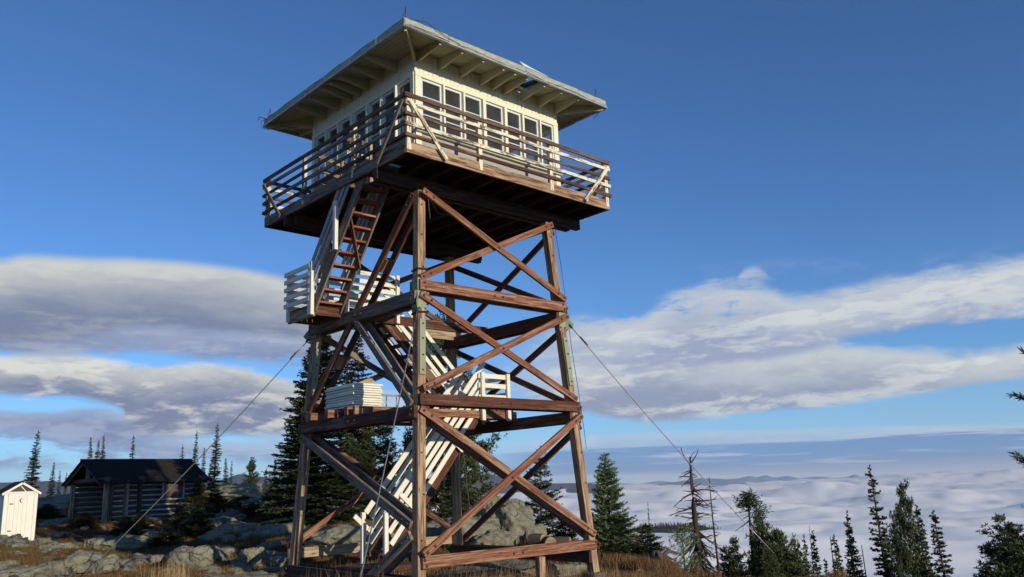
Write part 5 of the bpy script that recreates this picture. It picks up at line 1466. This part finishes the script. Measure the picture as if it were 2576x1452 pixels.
# small trees along the crest of the near hill
lf = Leaves(); rr = random.Random(8)
lead = [(1560, 1352), (1600, 1338), (1650, 1326), (1700, 1325), (1760, 1330), (1810, 1338), (1840, 1348)]
for i in range(420):
    px = rr.uniform(1585, 1835); py = np.interp(px, [p[0] for p in lead], [p[1] for p in lead]); c = at(px, py-3, 3300+rr.uniform(-60, 10)); h = rr.uniform(6, 17)
    a = rr.uniform(0, 3.14); w_ = np.array([math.cos(a), math.sin(a), 0])
    for q in (0, 1):
        ww = np.array([math.cos(a+q*1.57), math.sin(a+q*1.57), 0])*h*.16; b_ = len(lf.v)
        lf.v += [tuple(c-ww-np.array([0, 0, 6])), tuple(c+ww-np.array([0, 0, 6])), tuple(c+np.array([0, 0, h])), tuple(c+np.array([0, 0, h-.1]))]; lf.q.append((b_, b_+1, b_+2, b_+3))
tag(link('far_forest', lf.mesh('far_forest', l_fir)), kind='stuff')
# ---------------------------------------------------------------- camera
cam = bpy.data.objects.new('camera', bpy.data.cameras.new('camera')); col.objects.link(cam)
cam.data.sensor_width = 36; cam.data.lens = FPX/PW*36; cam.data.clip_start = .1; cam.data.clip_end = 90000
M = Matrix(((RT[0], UP[0], -FW[0], CAM[0]), (RT[1], UP[1], -FW[1], CAM[1]), (RT[2], UP[2], -FW[2], CAM[2]), (0, 0, 0, 1)))
cam.matrix_world = M; sc.camera = cam

# ---------------------------------------------------------------- sun
SUNV = Vector((-.012, -1, .262)).normalized()
sun = bpy.data.objects.new('sun', bpy.data.lights.new('sun', 'SUN')); col.objects.link(sun)
sun.data.energy = 5.0; sun.data.angle = R(.5); sun.data.color = (1, .87, .66)
sun.rotation_euler = SUNV.to_track_quat('Z', 'Y').to_euler()

# ---------------------------------------------------------------- world: Nishita sky with cloud banks laid out by compass direction and height
wd = bpy.data.worlds.new('World'); sc.world = wd; wd.use_nodes = True
nt = NT(wd.node_tree); bg = wd.node_tree.nodes['Background']
sky = nt.new('ShaderNodeTexSky', sky_type='NISHITA'); sky.sun_disc = False
sky.sun_elevation = math.asin(SUNV.z); sky.sun_rotation = math.atan2(SUNV.x, SUNV.y)
sky.altitude = 2100; sky.air_density = 1.0; sky.dust_density = .6; sky.ozone_density = 2.5
STR = .13
gen = nt.new('ShaderNodeTexCoord').outputs['Generated']
X, Y, Z = nt.sep(gen)
az = nt.math('ARCTAN2', Y, X)
u = nt.math('WRAP', YAW-az, math.pi, -math.pi)          # azimuth to the right of the view direction
v = nt.math('ARCSINE', Z)
U0, UW = -.85, 1.7; V0, VW = -.10, .60
Un = (u-U0)/UW; Vn = (v-V0)/VW
def pc(pts):
    out = []
    for px, py in pts:
        a, e = azel(px, py); out.append(((a-U0)/UW, (e-V0)/VW))
    # flat ends
    out.sort(); out = [(0.0, out[0][1])]+[p for p in out if .001 < p[0] < .999]+[(1.0, out[-1][1])]
    return out
nv = nt.combine(u*1.0, v*2.6, 0.0)
midn = nt.noise(nt.mapping(nv, (1, 1.15, 1), (2, 5, 1)), 15, 7, .62, .35)-.5
wob = nt.noise(nv, 3.5, 5, .55)-.5
wob2 = nt.noise(nt.mapping(nv, (1, 1, 1), (7, 3, 2)), 9, 6, .6, .2)-.5
fine = nt.noise(nt.mapping(nv, (1, 1.3, 1), (3, 9, 1)), 26, 6, .62, .3)-.5
soft = nt.noise(nt.mapping(nv, (.6, 1.6, 1), (5, 1, 1)), 5, 5, .6, .4)
PXV = 1/FPX/VW                                           # one photo pixel as elevation in Vn units
skyc = sky.outputs[0]
skyc = nt.mix(1.0, skyc, (.64, .96, 1.30), 'MULTIPLY')
colr = skyc
def layer(colr, top, bot, st, sb, amp_t, amp_b, lit, shade, ulo=None, uhi=None, usoft=.05, opac=1.0, rim=60, holes=None, mot=1.0):
    t = nt.curve(Un, pc(top)); b = nt.curve(Un, pc(bot))
    et = t+(wob*.8+wob2*.7+midn*.8+fine*.4)*(amp_t*PXV)-Vn
    eb = Vn-b+(wob2*.9+midn*1.1+fine*.6+wob*.4)*(amp_b*PXV)
    m = nt.ss(et, 0.0, st*PXV)*nt.ss(eb, 0.0, sb*PXV)
    if ulo is not None: m = m*nt.ss(u+wob2*.1, azel(ulo, 900)[0]-usoft, azel(ulo, 900)[0]+usoft)
    if uhi is not None: m = m*nt.ss(u, -1.35, -.85)
    if ulo is not None: m = m*nt.ss(u, 1.35, .85)
    if uhi is not None: m = m*nt.ss(u+wob2*.1, azel(uhi, 900)[0]+usoft, azel(uhi, 900)[0]-usoft)
    if holes: m = m*nt.ss(soft+fine*.35+midn*.5+wob2*.3, holes[0], holes[1])
    k = nt.ss(et+(wob2*1.3+midn*(1.6*mot)+fine*(.8*mot))*(rim*1.1*PXV), rim*1.9*PXV, rim*.12*PXV)
    k = (k*(1.0-.2*mot)+nt.ss(soft+midn*1.1+fine*.5+wob2*.4, .46, .72)*(.75*mot)-nt.ss(midn+fine*.3, -.02, -.16)*(.18*mot)).clamp()
    c = nt.mix(k, shade, lit)
    return nt.mix((m*opac).clamp(), colr, c)
def C(r, g, b, k=1.0):                                   # display colour -> radiance before STR
    f = lambda x: ((x/255+.055)/1.055)**2.4 if x > 10 else x/255/12.92
    k = k*1.19
    return (f(r)*k/STR, f(g)*k/STR, f(b)*k/STR)
W1 = C(200, 206, 208); G1 = C(120, 134, 168)
# low veil whitening toward the horizon
hz = nt.ss(v, .135, .0)
colr = nt.mix(nt.ss(v, .30, .0)*.25, colr, C(120, 178, 228)); colr = nt.mix(hz*.5, colr, C(156, 200, 232))
# high thin wisps on the right
colr = layer(colr, [(1300, 650), (2000, 640), (2576, 600)], [(1300, 760), (2000, 730), (2576, 690)], 60, 60, 90, 60, C(150, 172, 220), C(150, 172, 220), ulo=1900, usoft=.2, opac=.35, holes=(.45, .7))
# left banks
colr = layer(colr, [(0, 1030), (300, 1050), (500, 1095), (800, 1110), (1300, 1130)], [(0, 1195), (500, 1180), (900, 1180), (1300, 1170)], 24, 30, 40, 30, C(172, 188, 216), C(132, 148, 184), uhi=900, usoft=.2, opac=.9, rim=30, holes=(.36, .52))
colr = layer(colr, [(0, 1020), (120, 1026), (250, 1016), (330, 1030), (600, 1050), (800, 1060), (1100, 1070)], [(0, 1090), (300, 1120), (600, 1110), (900, 1105), (1100, 1100)], 18, 26, 26, 30, C(166, 180, 208), C(122, 137, 174), uhi=980, usoft=.15, opac=.9, rim=24, holes=(.22, .40))
colr = layer(colr, [(0, 880), (250, 888), (350, 903), (550, 903), (650, 920), (800, 955), (1000, 975), (1100, 1010)],
             [(0, 1008), (200, 1018), (300, 1040), (340, 1090), (500, 1104), (700, 1100), (900, 1095), (1100, 1060)], 26, 24, 40, 26, C(220, 222, 216), C(124, 136, 166), uhi=1010, usoft=.12, rim=50)
colr = layer(colr, [(0, 760), (250, 770), (600, 780), (800, 800), (1000, 850)], [(0, 905), (300, 905), (600, 920), (900, 940)], 30, 30, 50, 50, C(172, 184, 206), C(130, 143, 178), uhi=990, usoft=.12, opac=.96, holes=(.20, .36))
colr = layer(colr, [(0, 638), (60, 628), (150, 632), (240, 637), (350, 640), (500, 652), (620, 668), (720, 688), (850, 725), (1000, 790)],
             [(0, 885), (150, 876), (250, 858), (330, 842), (500, 855), (700, 868), (850, 885), (1000, 895)], 30, 36, 12, 40, C(204, 208, 206), C(122, 134, 164), uhi=980, usoft=.1, rim=80, mot=.35)
# right banks
colr = layer(colr, [(1350, 790), (1500, 770), (1700, 800), (2000, 800), (2200, 850)], [(1350, 1040), (1500, 1050), (1800, 1040), (2100, 980), (2200, 900)], 60, 30, 90, 40, C(196, 206, 218), C(152, 165, 192), ulo=1380, uhi=2250, usoft=.08, opac=.93, holes=(.27, .43))
colr = layer(colr, [(1350, 905), (1500, 880), (1700, 868), (1900, 870), (2100, 850), (2300, 862), (2450, 870), (2576, 848)],
             [(1350, 1010), (1450, 1045), (1640, 1072), (1850, 1052), (2000, 1040), (2300, 1005), (2576, 968)], 36, 24, 50, 24, C(212, 219, 220), C(146, 157, 184), ulo=1330, usoft=.07, rim=70)
colr = layer(colr, [(1350, 850), (1450, 800), (1600, 780), (1700, 712), (1800, 700), (1900, 696), (2000, 718), (2200, 682), (2400, 655), (2576, 630)],
             [(1350, 950), (1500, 945), (1700, 940), (2000, 905), (2150, 862), (2350, 832), (2576, 798)], 50, 26, 60, 30, C(208, 215, 219), C(156, 168, 196), ulo=1400, usoft=.09, rim=80, holes=(.20, .40))
# small puff standing on the right bank
colr = layer(colr, [(1835, 720), (1870, 672), (1905, 664), (1940, 676), (1985, 712)], [(1835, 712), (1900, 705), (1985, 712)], 20, 14, 14, 14, C(184, 196, 216), C(160, 174, 206), ulo=1855, uhi=1960, usoft=.006, opac=.8, rim=30)
# stratified bands near the horizon on the right
colr = layer(colr, [(1300, 1105), (1600, 1082), (1900, 1075), (2200, 1066), (2576, 1058)], [(1300, 1150), (2000, 1125), (2576, 1100)], 16, 16, 14, 10, C(184, 206, 226), C(160, 190, 220), opac=.85, ulo=1300, usoft=.1, rim=20)
colr = layer(colr, [(1300, 1135), (1500, 1126), (1800, 1114), (2100, 1104), (2300, 1088), (2450, 1076), (2576, 1070)], [(1300, 1205), (2000, 1200), (2576, 1195)], 7, 12, 8, 8, C(98, 144, 200), C(92, 138, 196), opac=.8, ulo=1250, usoft=.1, rim=10)
st = nt.noise(nt.mapping(nt.combine(u+v*1.5, v, 0.0), (1, 20, 1)), 6, 7, .62, .25)
band = nt.ss(v, .052, .04)*nt.ss(v, -.004, .008)
colr = nt.mix(nt.ss(st, .52, .66)*band*.8, colr, C(190, 204, 226))
colr = nt.mix(nt.ss(v+wob2*.004, .014, -.006)*.9, colr, C(186, 198, 218))

# valley air
hb = MB(); hb.box((-36000, -36000, -700), (36000, 36000, 420))
hm = bpy.data.materials.new('haze'); hm.use_nodes = True; ht = NT(hm.node_tree)
hm.node_tree.nodes.remove(hm.node_tree.nodes['Principled BSDF'])
pv = ht.new('ShaderNodeVolumePrincipled'); pv.inputs['Color'].default_value = (.82, .88, 1, 1); pv.inputs['Density'].default_value = 2.4e-5
ht.l.new(pv.outputs[0], hm.node_tree.nodes['Material Output'].inputs['Volume'])
tag(hb.build('haze', hm), kind='stuff')
nt.l.new(colr, bg.inputs['Color']); bg.inputs['Strength'].default_value = STR

sc.view_settings.view_transform = 'Standard'; sc.view_settings.look = 'None'
sc.view_settings.gamma = 1; sc.view_settings.exposure = -.25; sc.view_settings.use_curve_mapping = False
sc.render.engine = 'CYCLES'
